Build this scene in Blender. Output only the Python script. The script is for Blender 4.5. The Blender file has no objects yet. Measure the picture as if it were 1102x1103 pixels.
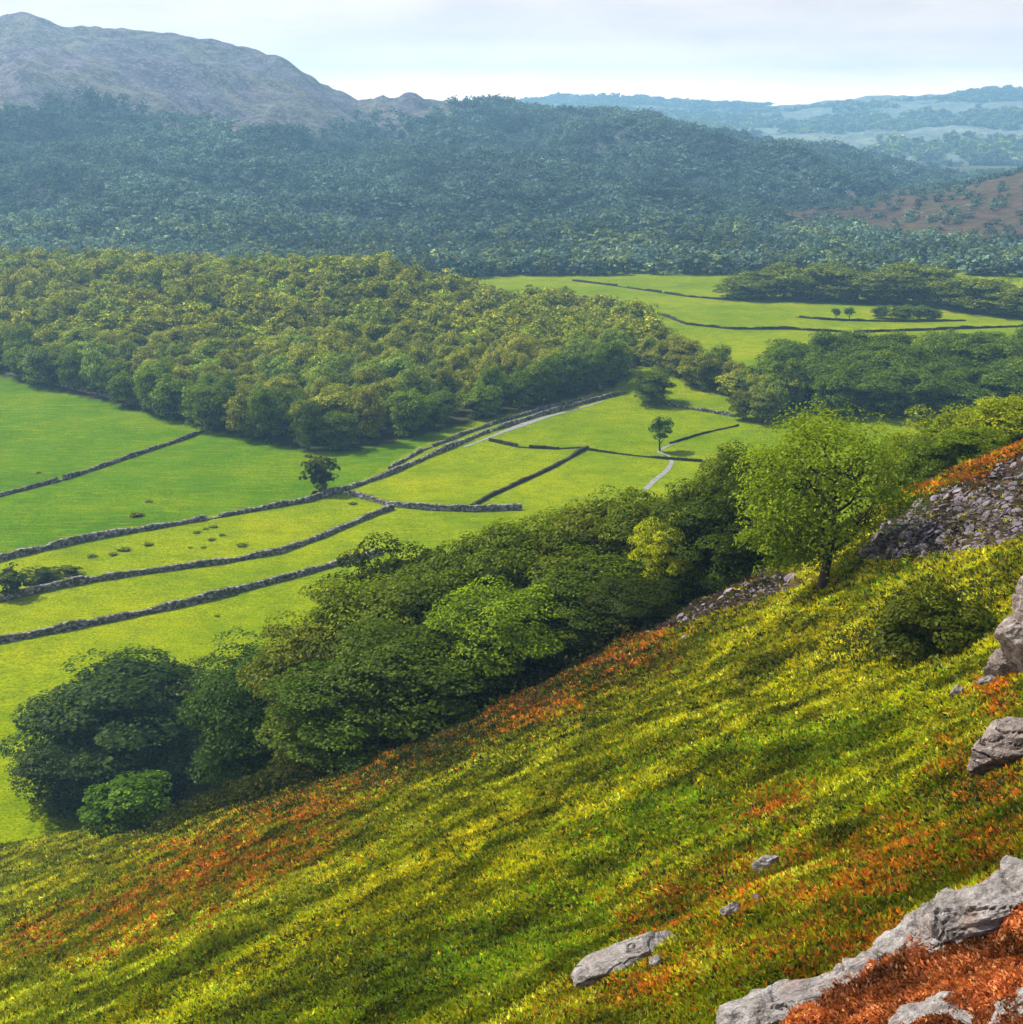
import bpy, bmesh, math, random
import numpy as np
from mathutils import Vector, Matrix

SC = bpy.context.scene
COL = SC.collection
RNG = np.random.default_rng(11)
random.seed(5)
R = math.radians

# ------------------------------------------------------------------ camera
F = 1514.0; CX, CY = 551.0, 551.5          # focal length and centre in the photograph's pixels
PITCH = R(15.5); CAMZ = 85.0
FWD = np.array([0, math.cos(PITCH), -math.sin(PITCH)])
UP = np.array([0, math.sin(PITCH), math.cos(PITCH)])
RIGHT = np.array([1.0, 0, 0])
CAM = np.array([0, 0, CAMZ])

def ray(px, py):
    return ((px - CX) * RIGHT + F * FWD - (py - CY) * UP) / F

def at(px, py, depth):
    return CAM + ray(px, py) * depth

def project(P):
    d = P - CAM
    zf = np.maximum(d @ FWD, 1e-3)
    return CX + F * (d @ RIGHT) / zf, CY - F * (d @ UP) / zf, zf

cd = bpy.data.cameras.new('camera'); cam = bpy.data.objects.new('camera', cd); COL.objects.link(cam)
cam.location = CAM; cam.rotation_euler = (R(90) - PITCH, 0, 0)
cd.sensor_width = 36; cd.lens = 36 * F / 1102.0; cd.clip_start = 0.5; cd.clip_end = 30000
SC.camera = cam

# ------------------------------------------------------------------ noise
def _h(ix, iy, s):
    n = (ix.astype(np.int64) * 374761393 + iy.astype(np.int64) * 668265263 + s * 974634541) & 0xFFFFFFFF
    n = ((n ^ (n >> 13)) * 1274126177) & 0xFFFFFFFF
    n = (n ^ (n >> 16)) & 0xFFFFFFFF
    return n / 4294967295.0

def noise(x, y, scale, seed=0):
    x = np.asarray(x, float) / scale; y = np.asarray(y, float) / scale
    ix = np.floor(x); iy = np.floor(y); fx = x - ix; fy = y - iy
    fx = fx * fx * (3 - 2 * fx); fy = fy * fy * (3 - 2 * fy)
    a = _h(ix, iy, seed); b = _h(ix + 1, iy, seed); c = _h(ix, iy + 1, seed); d = _h(ix + 1, iy + 1, seed)
    return (a * (1 - fx) + b * fx) * (1 - fy) + (c * (1 - fx) + d * fx) * fy - 0.5

def fbm(x, y, scale, seed=0, oct=4, gain=.5):
    v = 0; a = 1.0
    for k in range(oct):
        v = v + a * noise(x, y, scale / 2 ** k, seed + 17 * k); a *= gain
    return v

def smooth(e0, e1, x):
    t = np.clip((x - e0) / (e1 - e0), 0, 1)
    return t * t * (3 - 2 * t)

# ------------------------------------------------------------------ terrain heights
ctl = [at(1102, 1103, 18), at(551, 1103, 30), at(0, 1103, 60), at(0, 915, 168), at(880, 632, 85), at(1102, 480, 95),
       at(300, 850, 130), at(550, 745, 115), at(700, 675, 100), at(150, 890, 150), at(1000, 700, 60), at(1090, 800, 38),
       at(690, 1020, 28), at(300, 1000, 56), at(551, 900, 56), at(1000, 545, 88), at(1102, 950, 22.5)]
ctl += [np.array(p, float) for p in [(0, 0, 79.5), (30, 0, 92), (-30, 0, 66), (0, -30, 90), (-20, 130, 20), (-42, 155, 3), (-62, 182, -12),
        (-11, 119, 32), (45, 130, 51), (40, 170, 27), (44, 225, 3), (60, 265, -10), (80, 130, 66), (80, 60, 88), (100, 210, 32), (95, 265, 2),
        (-80, 100, 10), (-110, 60, 16), (-100, 150, -12), (20, 130, 38), (10, 160, 14), (15, 200, -5), (60, 320, -22), (-20, 200, -18), (140, 100, 95),
        (140, 300, -6)]]
CT = np.array(ctl)
def _tps():
    n = len(CT); d = np.hypot(CT[:, None, 0] - CT[None, :, 0], CT[:, None, 1] - CT[None, :, 1]) / 50
    K = np.where(d > 0, d * d * np.log(np.maximum(d, 1e-9)), 0) + np.eye(n) * 0.01
    P = np.c_[np.ones(n), CT[:, :2] / 50]
    A = np.block([[K, P], [P.T, np.zeros((3, 3))]])
    return np.linalg.solve(A, np.r_[CT[:, 2], 0, 0, 0])
TW = _tps()
def hill_base(x, y):
    x = np.asarray(x, float); y = np.asarray(y, float); sh = x.shape
    x = x.ravel(); y = y.ravel(); out = np.empty(len(x))
    for i in range(0, len(x), 40000):
        a = x[i:i + 40000]; b = y[i:i + 40000]
        d = np.hypot(a[:, None] - CT[None, :, 0], b[:, None] - CT[None, :, 1]) / 50
        U = np.where(d > 0, d * d * np.log(np.maximum(d, 1e-9)), 0)
        out[i:i + 40000] = U @ TW[:-3] + TW[-3] + TW[-2] * a / 50 + TW[-1] * b / 50
    return out.reshape(sh)

def streak(x, y, a, b_, seed, oct=3):
    """noise drawn out along the contours of the slope"""
    return fbm((x * .76 + y * .65) / a, (-x * .65 + y * .76) / b_, 1.0, seed, oct)

def h_hill(x, y):
    x = np.asarray(x, float); y = np.asarray(y, float)
    return hill_base(x, y) + .27 * streak(x, y, 6, 1.3, 71, 4) + 0.7 * fbm(x, y, 16, 3, 3) + 0.55 * fbm(x, y, 2.6, 9, 3)

def h_floor(x, y):
    x = np.asarray(x, float); y = np.asarray(y, float)
    z = 13 * np.exp(-((x + 125) / 95) ** 2 - ((y - 590) / 95) ** 2) + 9 * np.exp(-((x + 55) / 42) ** 2 - ((y - 600) / 60) ** 2)
    z = z + 13 * np.exp(-((x + 235) / 85) ** 2 - ((y - 640) / 75) ** 2)
    z = z + 7 * np.exp(-((x - 130) / 90) ** 2 - ((y - 470) / 45) ** 2)
    return z + 0.9 * fbm(x, y, 90, 5, 3) * np.clip(2500 / np.maximum(y, 1), 0, 1)

def I(x, pts):
    return np.interp(x, [p[0] for p in pts], [p[1] for p in pts])

SIL = [(-700, 60), (-300, 40), (-120, 26), (0, 22), (40, 17), (80, 29), (130, 25), (185, 33), (240, 49), (300, 63), (345, 86), (385, 104), (440, 101), (495, 110), (560, 127), (640, 132), (700, 132),
       (760, 146), (830, 161), (900, 173), (980, 186), (1060, 200)]
CREST = [(-700, 1900), (0, 1900), (480, 1950), (640, 1800), (980, 1980), (1100, 2000)]
BASE = [(-700, 800), (700, 800), (1000, 1150), (1060, 1500)]
def _pxcol(x, y):
    return CX + F * x / (np.maximum(y, 1) * math.cos(PITCH) + 1e-6)   # column for points near eye height
def h_fell(x, y):
    u = _pxcol(x, y)
    for _ in range(2):
        pass
    yc = I(u, CREST); yb = I(u, BASE); sy = I(u, SIL)
    r = ray(0, 0)
    dz = (F * -math.sin(PITCH) - (sy - CY) * math.cos(PITCH)) / (F * math.cos(PITCH) - (sy - CY) * math.sin(PITCH))
    zc = np.maximum(CAMZ + dz * yc, -12)
    k = (y - yb) / (yc - yb)
    p = np.where(k < 1, np.clip(k, 0, 1) ** 1.3, 1 - 0.55 * np.clip(k - 1, 0, 3) ** 1.2)
    n = fbm(x, y, 260, 21, 5) * 46 * smooth(0, .4, k) * (1 - 0.82 * smooth(.7, 1, k)) + fbm(x, y, 60, 77, 4) * 13
    n = n + (np.abs(fbm(x, y, 150, 25, 4)) - .2) * 34 * smooth(.25, .6, k) * (1 - .55 * smooth(.8, 1, k))
    n = n + (.14 - np.abs(fbm(x, y, 55, 29, 3))) * 15 * smooth(.7, 1, k) * (u < 560)
    n = n * smooth(-20, 40, zc)
    return -6 + (zc + 6) * p + n * smooth(-.02, .1, k) + np.where(k < 0, k * 60, 0)

def h_moor(x, y):
    u = _pxcol(x, y)
    zc = I(u, [(640, -14), (740, -7), (800, 0), (880, 9), (960, 20), (1040, 32), (1102, 45), (1300, 80), (1700, 110)])
    k = (y - 900) / 380.0
    p = np.where(k < 1, np.clip(k, 0, 1) ** 0.9, 1 - 0.5 * np.clip(k - 1, 0, 4))
    return -6 + (zc + 6) * p + fbm(x, y, 110, 31, 4) * 9 * smooth(0, .3, k) + np.where(k < 0, k * 40, 0)

def h_far(x, y):
    u = _pxcol(x, y)
    sy = I(u, [(-600, 100), (200, 106), (450, 118), (530, 112), (600, 107), (690, 108), (800, 116), (870, 113), (935, 103), (1000, 101), (1102, 92), (1300, 84), (1800, 80)])
    dz = (F * -math.sin(PITCH) - (sy - CY) * math.cos(PITCH)) / (F * math.cos(PITCH) - (sy - CY) * math.sin(PITCH))
    zc = CAMZ + dz * 6300
    k = (y - 3100) / 3200.0
    p = np.where(k < 1, np.clip(k, 0, 1) ** 1.05, 1 - .6 * np.clip(k - 1, 0, 3))
    return -8 + (zc + 8) * p + fbm(x, y, 900, 41, 5) * 70 * smooth(0, .3, k) * (1 - .8 * smooth(.75, 1, k)) + fbm(x, y, 90, 43, 3) * 16 * smooth(0, .2, k) + np.where(k < 0, k * 60, 0)

def hit(px, py, h, t0=8, t1=1600):
    d = ray(px, py)
    ts = np.exp(np.linspace(math.log(t0), math.log(t1), 1500))
    P = CAM[None] + d[None] * ts[:, None]
    below = P[:, 2] < h(P[:, 0], P[:, 1])
    if not below.any():
        return P[-1]
    i = int(np.argmax(below))
    if i == 0: return P[0]
    a, b = ts[i - 1], ts[i]
    for _ in range(25):
        m = (a + b) / 2; q = CAM + d * m
        if q[2] < float(h(q[0:1], q[1:2])[0]): b = m
        else: a = m
    return CAM + d * b

def h_near(x, y):
    return np.maximum(h_hill(x, y), h_floor(x, y))

# ------------------------------------------------------------------ objects
def tag(o, label=None, cat=None, group=None, kind=None):
    if label: o['label'] = label
    if cat: o['category'] = cat
    if group: o['group'] = group
    if kind: o['kind'] = kind
    return o

def empty(name, loc, rz=0, scale=(1, 1, 1)):
    o = bpy.data.objects.new(name, None); COL.objects.link(o)
    o.location = loc; o.rotation_euler = (0, 0, rz); o.scale = scale; o.empty_display_size = .5
    return o

def mesh_np(name, V, Fc, mat, parent=None, col=None, smooth_=False, attrs=None, data_only=False, coldom='FACE'):
    """V (n,3); Fc (m,4) or (m,3) vertex indices; col one colour per face."""
    me = bpy.data.meshes.new(name)
    V = np.ascontiguousarray(V, np.float32); Fc = np.ascontiguousarray(Fc, np.int32); k = Fc.shape[1]
    me.vertices.add(len(V)); me.vertices.foreach_set('co', V.ravel())
    me.loops.add(Fc.size); me.loops.foreach_set('vertex_index', Fc.ravel())
    me.polygons.add(len(Fc)); me.polygons.foreach_set('loop_start', np.arange(0, Fc.size, k, dtype=np.int32))
    me.polygons.foreach_set('use_smooth', np.full(len(Fc), bool(smooth_)))
    if col is not None:
        a = me.attributes.new('leaf_colour', 'FLOAT_COLOR', coldom)
        c = np.ones((len(col), 4), np.float32); c[:, :3] = col; a.data.foreach_set('color', c.ravel())
    for an, av in (attrs or {}).items():
        a = me.attributes.new(an, 'FLOAT', 'POINT'); a.data.foreach_set('value', np.ascontiguousarray(av, np.float32))
    me.update(calc_edges=True)
    me.materials.append(mat)
    if data_only: return me
    o = bpy.data.objects.new(name, me); COL.objects.link(o)
    if parent is not None: o.parent = parent
    return o

def quads(Q):
    n = len(Q)
    return Q.reshape(-1, 3), np.arange(n * 4).reshape(n, 4)

# ------------------------------------------------------------------ materials
class NT:
    def __init__(s, name):
        s.m = bpy.data.materials.new(name); s.m.use_nodes = True; s.t = s.m.node_tree; s.t.nodes.clear()
        s.out = s.n('ShaderNodeOutputMaterial')
    def n(s, t, **kw):
        o = s.t.nodes.new(t)
        for k, v in kw.items(): setattr(o, k, v)
        return o
    def l(s, a, b): s.t.links.new(a, b)
    def val(s, sock, v):
        if hasattr(v, 'is_linked') or hasattr(v, 'links'): s.l(v, sock)
        else: sock.default_value = v
    def noise(s, vec, scale, detail=5, rough=.6):
        o = s.n('ShaderNodeTexNoise'); o.inputs['Scale'].default_value = scale; o.inputs['Detail'].default_value = detail; o.inputs['Roughness'].default_value = rough
        if vec is not None: s.l(vec, o.inputs['Vector'])
        return o.outputs['Fac']
    def ramp(s, fac, stops):
        o = s.n('ShaderNodeValToRGB'); e = o.color_ramp.elements
        while len(e) < len(stops): e.new(0.5)
        for el, (p, c) in zip(e, stops):
            el.position = p; el.color = (*c, 1) if len(c) == 3 else c
        s.l(fac, o.inputs[0]); return o.outputs[0]
    def mix(s, f, a, b, mode='MIX'):
        o = s.n('ShaderNodeMix', data_type='RGBA', blend_type=mode)
        s.val(o.inputs[0], f)
        for k, v in ((6, a), (7, b)):
            if isinstance(v, tuple): o.inputs[k].default_value = (*v, 1)
            else: s.l(v, o.inputs[k])
        return o.outputs[2]
    def math(s, op, a, b=0.0):
        o = s.n('ShaderNodeMath', operation=op); s.val(o.inputs[0], a); s.val(o.inputs[1], b); return o.outputs[0]
    def attr(s, name):
        return s.n('ShaderNodeAttribute', attribute_name=name)
    def bump(s, h, strength, dist):
        o = s.n('ShaderNodeBump'); o.inputs['Strength'].default_value = strength; o.inputs['Distance'].default_value = dist
        s.l(h, o.inputs['Height']); return o.outputs[0]
    def pos(s): return s.n('ShaderNodeNewGeometry').outputs['Position']
    def principled(s, col, rough=.9, normal=None, spec=.2):
        p = s.n('ShaderNodeBsdfPrincipled'); s.val(p.inputs['Base Color'], col if not isinstance(col, tuple) else (*col, 1))
        p.inputs['Roughness'].default_value = rough; p.inputs['Specular IOR Level'].default_value = spec
        if normal is not None: s.l(normal, p.inputs['Normal'])
        s.l(p.outputs[0], s.out.inputs[0]); return s.m

def leaf_mat(name, trans=.3, objcol=True, gloss=.04):
    t = NT(name)
    c = t.attr('leaf_colour').outputs['Color']
    if objcol:
        c = t.mix(1.0, c, t.n('ShaderNodeObjectInfo').outputs['Color'], 'MULTIPLY')
    d = t.n('ShaderNodeBsdfDiffuse'); t.l(c, d.inputs[0])
    tr = t.n('ShaderNodeBsdfTranslucent'); t.l(t.mix(1.0, c, (1.1, 1.2, .6), 'MULTIPLY'), tr.inputs[0])
    m1 = t.n('ShaderNodeMixShader'); m1.inputs[0].default_value = trans; t.l(d.outputs[0], m1.inputs[1]); t.l(tr.outputs[0], m1.inputs[2])
    g = t.n('ShaderNodeBsdfGlossy'); g.inputs['Roughness'].default_value = .45; g.inputs[0].default_value = (.9, .95, .8, 1)
    m2 = t.n('ShaderNodeMixShader'); m2.inputs[0].default_value = gloss; t.l(m1.outputs[0], m2.inputs[1]); t.l(g.outputs[0], m2.inputs[2])
    t.l(m2.outputs[0], t.out.inputs[0])
    return t.m

M_leaf = leaf_mat('broadleaf_foliage', .42, True, .004)
M_mass = leaf_mat('woodland_foliage', .3, False, .0)
M_grass = leaf_mat('hillside_grass', .45, False, .006)
t = NT('bark'); p = t.pos()
M_bark = t.principled(t.ramp(t.noise(p, 6), [(.3, (.018, .014, .010)), (.7, (.06, .048, .035))]), .9, t.bump(t.noise(p, 12), .6, .05))

def rock_mat(name, a, b, c, sc=1.0):
    t = NT(name); p = t.n('ShaderNodeTexCoord').outputs['Object']
    n1 = t.noise(p, 1.6 * sc, 8, .7); n2 = t.noise(p, 7 * sc, 6, .7); n3 = t.noise(p, .9 * sc, 4)
    base = t.ramp(n1, [(.30, a), (.52, b), (.72, c)])
    base = t.mix(t.ramp(n2, [(.38, (1, 1, 1)), (.50, (0, 0, 0))]), base, t.mix(.6, base, (.05, .042, .04)))
    base = t.mix(t.ramp(n3, [(.52, (0, 0, 0)), (.66, (1, 1, 1))]), base, t.mix(.55, base, (.15, .07, .035)))
    n4 = t.noise(p, 26 * sc, 4, .7)
    base = t.mix(t.ramp(n4, [(.56, (0, 0, 0)), (.68, (1, 1, 1))]), base, t.mix(.55, base, (.55, .55, .52)))
    mp = t.n('ShaderNodeMapping'); t.l(p, mp.inputs[0]); mp.inputs['Scale'].default_value = (.5, .5, 3.2); mp.inputs['Rotation'].default_value = (.25, .3, .2)
    bed = t.noise(mp.outputs[0], 1.4 * sc, 5, .65)
    base = t.mix(t.ramp(bed, [(.36, (1, 1, 1)), (.44, (0, 0, 0))]), base, t.mix(.6, base, (.03, .024, .02)))
    h = t.math('ADD', t.math('MULTIPLY', n2, .5), t.math('ADD', n1, t.math('MULTIPLY', bed, 1.6)))
    return t.principled(base, .88, t.bump(h, 1.0, .16 / sc), .2)
M_rock = rock_mat('grey_rock', (.11, .088, .08), (.25, .225, .22), (.44, .43, .43), 1.0)
M_rockface = rock_mat('pinkish_grey_rock', (.09, .062, .054), (.23, .185, .17), (.42, .385, .38), .7)

t = NT('scree_stone'); p = t.n('ShaderNodeTexCoord').outputs['Object']; oi = t.n('ShaderNodeObjectInfo')
c = t.ramp(t.noise(p, 2.5, 6, .7), [(.3, (.055, .045, .05)), (.7, (.19, .17, .195))])
M_scree = t.principled(t.mix(1.0, c, oi.outputs['Color'], 'MULTIPLY'), .8, t.bump(t.noise(p, 6), .6, .1), .3)

t = NT('dry_stone'); p = t.pos()
c = t.mix(1.0, t.attr('leaf_colour').outputs['Color'], t.ramp(t.noise(p, 3, 4), [(.3, (.6, .6, .6)), (.7, (1.2, 1.2, 1.2))]), 'MULTIPLY')
M_wall = t.principled(c, .9, t.bump(t.noise(p, 4), .5, .1), .2)

# ground of the valley: fields, colour by land cover
t = NT('pasture'); p = t.pos()
cov = t.attr('lush').outputs['Fac']
n1 = t.noise(p, .028, 6, .7); n2 = t.noise(p, .16, 6, .7); n3 = t.noise(p, 1.1, 4, .75)
mp = t.n('ShaderNodeMapping'); t.l(p, mp.inputs[0]); mp.inputs['Scale'].default_value = (.25, 1.3, 1); mp.inputs['Rotation'].default_value = (0, 0, .25)
n4 = t.noise(mp.outputs[0], .5, 5, .7)
lime = t.ramp(n1, [(.30, (.090, .150, .0003)), (.5, (.155, .200, .0003)), (.7, (.215, .230, .0003))])
lush = t.ramp(n1, [(.30, (.020, .084, .0003)), (.5, (.048, .126, .0003)), (.7, (.10, .16, .0003))])
c = t.mix(cov, lime, lush)
c = t.mix(t.ramp(n2, [(.36, (1, 1, 1)), (.56, (0, 0, 0))]), c, t.mix(.5, c, (.06, .10, .001)))
c = t.mix(t.ramp(n4, [(.50, (0, 0, 0)), (.72, (1, 1, 1))]), c, t.mix(.35, c, (.30, .30, .002)))
c = t.mix(t.ramp(n3, [(.34, (.8, .8, .8)), (.46, (0, 0, 0))]), c, t.mix(.6, c, (.03, .05, .001)))
n5 = t.noise(p, 2.4, 3, .8)
c = t.mix(1.0, c, t.ramp(n5, [(.32, (.42, .50, .4)), (.5, (1, 1, 1)), (.68, (1.6, 1.45, 1.2))]), 'MULTIPLY')
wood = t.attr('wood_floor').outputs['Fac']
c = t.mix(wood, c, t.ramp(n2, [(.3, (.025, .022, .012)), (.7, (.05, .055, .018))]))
rough_ = t.attr('rough_land').outputs['Fac']
c = t.mix(rough_, c, t.ramp(t.noise(p, .006, 6, .7), [(.3, (.05, .06, .03)), (.5, (.09, .10, .04)), (.7, (.16, .17, .05))]))
M_floor = t.principled(c, .95, t.bump(t.math('ADD', n3, t.math('MULTIPLY', n2, 2.0)), .7, .35), .0)

t = NT('hillside_soil'); p = t.pos()
c = t.mix(1.0, t.attr('leaf_colour').outputs['Color'], t.ramp(t.noise(p, 2.5, 6, .7), [(.3, (.45, .45, .45)), (.7, (1.3, 1.3, 1.3))]), 'MULTIPLY')
M_hill = t.principled(c, .95, t.bump(t.noise(p, 5, 6, .7), .8, .15), .1)

t = NT('fell_heather'); p = t.pos()
n1 = t.noise(p, .006, 6, .65); n2 = t.noise(p, .05, 6, .75); n3 = t.noise(p, .22, 3, .7)
c = t.ramp(n1, [(.32, (.13, .11, .16)), (.46, (.21, .185, .26)), (.56, (.26, .25, .18)), (.66, (.29, .24, .34)), (.75, (.18, .16, .22))])
c = t.mix(t.ramp(n2, [(.42, (1, 1, 1)), (.6, (0, 0, 0))]), c, t.mix(.75, c, (.04, .036, .04)))
c = t.mix(t.ramp(n3, [(.52, (0, 0, 0)), (.7, (1, 1, 1))]), c, (.34, .31, .33))
M_fell = t.principled(c, .95, t.bump(t.math('ADD', n2, t.math('MULTIPLY', n3, .5)), 1.0, 26), .05)

t = NT('brown_moor'); p = t.pos()
n1 = t.noise(p, .012, 6, .65); n2 = t.noise(p, .09, 6, .75)
c = t.ramp(n1, [(.32, (.05, .036, .026)), (.5, (.12, .075, .05)), (.6, (.10, .085, .04)), (.72, (.17, .085, .055))])
c = t.mix(t.ramp(n2, [(.42, (1, 1, 1)), (.58, (0, 0, 0))]), c, t.mix(.6, c, (.035, .03, .02)))
M_moor = t.principled(c, .95, t.bump(n2, 1.0, 6), .05)

t = NT('far_hill_cover'); p = t.pos()
n1 = t.noise(p, .0016, 6, .65); n2 = t.noise(p, .010, 5, .7)
c = t.ramp(n1, [(.34, (.15, .19, .16)), (.48, (.22, .26, .19)), (.60, (.29, .32, .22)), (.72, (.24, .26, .22))])  # cover paled and blued, so part of the haze is in the colour
c = t.mix(t.ramp(n2, [(.42, (1, 1, 1)), (.6, (0, 0, 0))]), c, t.mix(.5, c, (.08, .11, .09)))
M_far = t.principled(c, .95, t.bump(n2, 1.0, 60), .05)

t = NT('gravel_path'); p = t.pos()
M_path = t.principled(t.ramp(t.noise(p, 1.2, 5, .7), [(.3, (.11, .11, .10)), (.7, (.25, .25, .245))]), .9)

# ------------------------------------------------------------------ terrain meshes
def polar(az0, az1, na, r0, r1, nr, h, wob=0):
    az = np.radians(np.linspace(az0, az1, na)); r = np.exp(np.linspace(math.log(r0), math.log(r1), nr))
    A, Rr = np.meshgrid(az, r)
    X = np.sin(A) * Rr; Y = np.cos(A) * Rr
    Z = h(X, Y)
    V = np.stack([X, Y, Z], -1).reshape(-1, 3)
    i = np.arange(nr - 1)[:, None] * na + np.arange(na - 1)[None]
    Fc = np.stack([i, i + 1, i + na + 1, i + na], -1).reshape(-1, 4)
    return V, Fc

def inpoly(px, py, poly):
    c = np.zeros(px.shape, bool); n = len(poly)
    for i in range(n):
        x1, y1 = poly[i]; x2, y2 = poly[i - 1]
        m = ((y1 > py) != (y2 > py)) & (px < (x2 - x1) * (py - y1) / (y2 - y1 + 1e-9) + x1)
        c ^= m
    return c

WOOD_FRONT = [(-150, 372), (0, 405), (130, 438), (240, 466), (330, 486), (390, 484), (450, 470), (520, 452), (600, 434), (660, 418)]
WOODPOLY_PX = WOOD_FRONT + [(690, 392), (740, 408), (800, 432), (850, 452), (852, 436), (800, 408), (762, 392), (725, 375), (690, 352), (640, 340), (560, 322), (480, 315), (-150, 296)]
V, Fc = polar(-36, 36, 420, 95, 7600, 420, h_floor)
px, py, zf = project(V)
lush = inpoly(px, py, [(-300, 330), (0, 395), (370, 470), (470, 470), (372, 528), (-300, 660)]).astype(float) * .85
lush = np.maximum(lush, .35 * smooth(.05, .25, fbm(V[:, 0], V[:, 1], 70, 61, 3)))
lush = np.maximum(lush, .2 * inpoly(px, py, [(560, 300), (800, 300), (790, 325), (700, 330), (600, 320)]))
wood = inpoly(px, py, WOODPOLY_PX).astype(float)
rough = smooth(830, 960, V[:, 1] + 40 * fbm(V[:, 0], V[:, 1], 80, 3, 3))
flat = (smooth(0, .06, fbm(V[:, 0], V[:, 1] * 2.4, 500, 19, 3)) * (V[:, 1] > 2300))
rough = np.where(flat > .5, .93, rough)
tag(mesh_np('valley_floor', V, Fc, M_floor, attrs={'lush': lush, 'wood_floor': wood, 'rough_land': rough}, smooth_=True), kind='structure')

V, Fc = polar(-40, 34, 460, 760, 3600, 200, h_fell)
tag(mesh_np('mountain', V, Fc, M_fell, smooth_=True), kind='structure')
V, Fc = polar(4, 36, 200, 860, 2400, 120, h_moor)
tag(mesh_np('moor_hill', V, Fc, M_moor, smooth_=True), kind='structure')
V, Fc = polar(-30, 34, 520, 3000, 7500, 150, h_far)
tag(mesh_np('far_hills', V, Fc, M_far, smooth_=True), kind='structure')

# ---- hillside, with the cover that grows on it
ORANGE = [(250, 930, 150, 60, .52), (130, 985, 110, 45, .48), (440, 800, 110, 42, .75), (560, 754, 100, 34, .85), (660, 712, 90, 30, .85), (330, 860, 70, 40, .6), (1060, 492, 70, 34, 1.0), (1000, 512, 30, 20, .9),
          (800, 985, 150, 70, .5), (960, 930, 120, 50, .62), (720, 985, 60, 40, .6), (1070, 860, 70, 60, .6), (830, 870, 60, 30, .45), (690, 1075, 110, 40, .5), (1040, 820, 40, 50, .5),
          (930, 1020, 120, 20, .7), (900, 960, 190, 60, .42), (1060, 900, 90, 60, .55), (700, 1050, 160, 50, .42), (60, 1010, 60, 30, .5), (1080, 760, 30, 40, .6), (1070, 925, 60, 30, .7)]
YELLOW = [(900, 700, 80, 60, .8), (800, 640, 90, 26, .8), (860, 690, 60, 80, .6), (600, 900, 260, 70, .45), (1060, 600, 60, 40, .7), (740, 760, 200, 60, .4), (230, 880, 80, 30, .6), (500, 960, 200, 60, .35)]
GREEN = [(760, 850, 160, 60, .7), (500, 1040, 220, 50, .65), (950, 620, 70, 20, .6), (880, 800, 100, 40, .6), (1040, 870, 50, 30, .4), (150, 1060, 200, 40, .3), (900, 1040, 60, 30, .3), (620, 1000, 90, 40, .5)]
DARK = [(1000, 670, 60, 40, .95), (940, 690, 50, 26, .6), (300, 845, 140, 26, .85), (470, 805, 110, 26, .8), (620, 735, 80, 18, .7), (1060, 850, 60, 26, .5), (760, 655, 60, 16, .5), (300, 1090, 300, 30, .2), (960, 555, 60, 14, .7)]  # dark cover, with tree shade painted at the belt foot and by the lone tree
SCREE_A = [(685, 685), (700, 655), (760, 615), (800, 600), (830, 610), (870, 628), (840, 640), (780, 658), (720, 680)]
SCREE_B = [(925, 600), (950, 565), (1000, 535), (1060, 510), (1102, 488), (1160, 470), (1160, 580), (1102, 580), (1040, 596), (960, 604)]
RED = [(835, 1118), (875, 1084), (940, 1052), (992, 1022), (1060, 1000), (1140, 962), (1300, 1000), (1300, 1300), (860, 1300)]
def blob(px, py, L):
    v = np.zeros(px.shape)
    for (x, y, a, b, w) in L:
        c, s = math.cos(.33), -math.sin(.33)
        dx = px - x; dy = py - y
        u = (dx * c + dy * s) / a; q = (-dx * s + dy * c) / b
        v = np.maximum(v, w * np.exp(-(u * u + q * q)))
    return v

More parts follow.
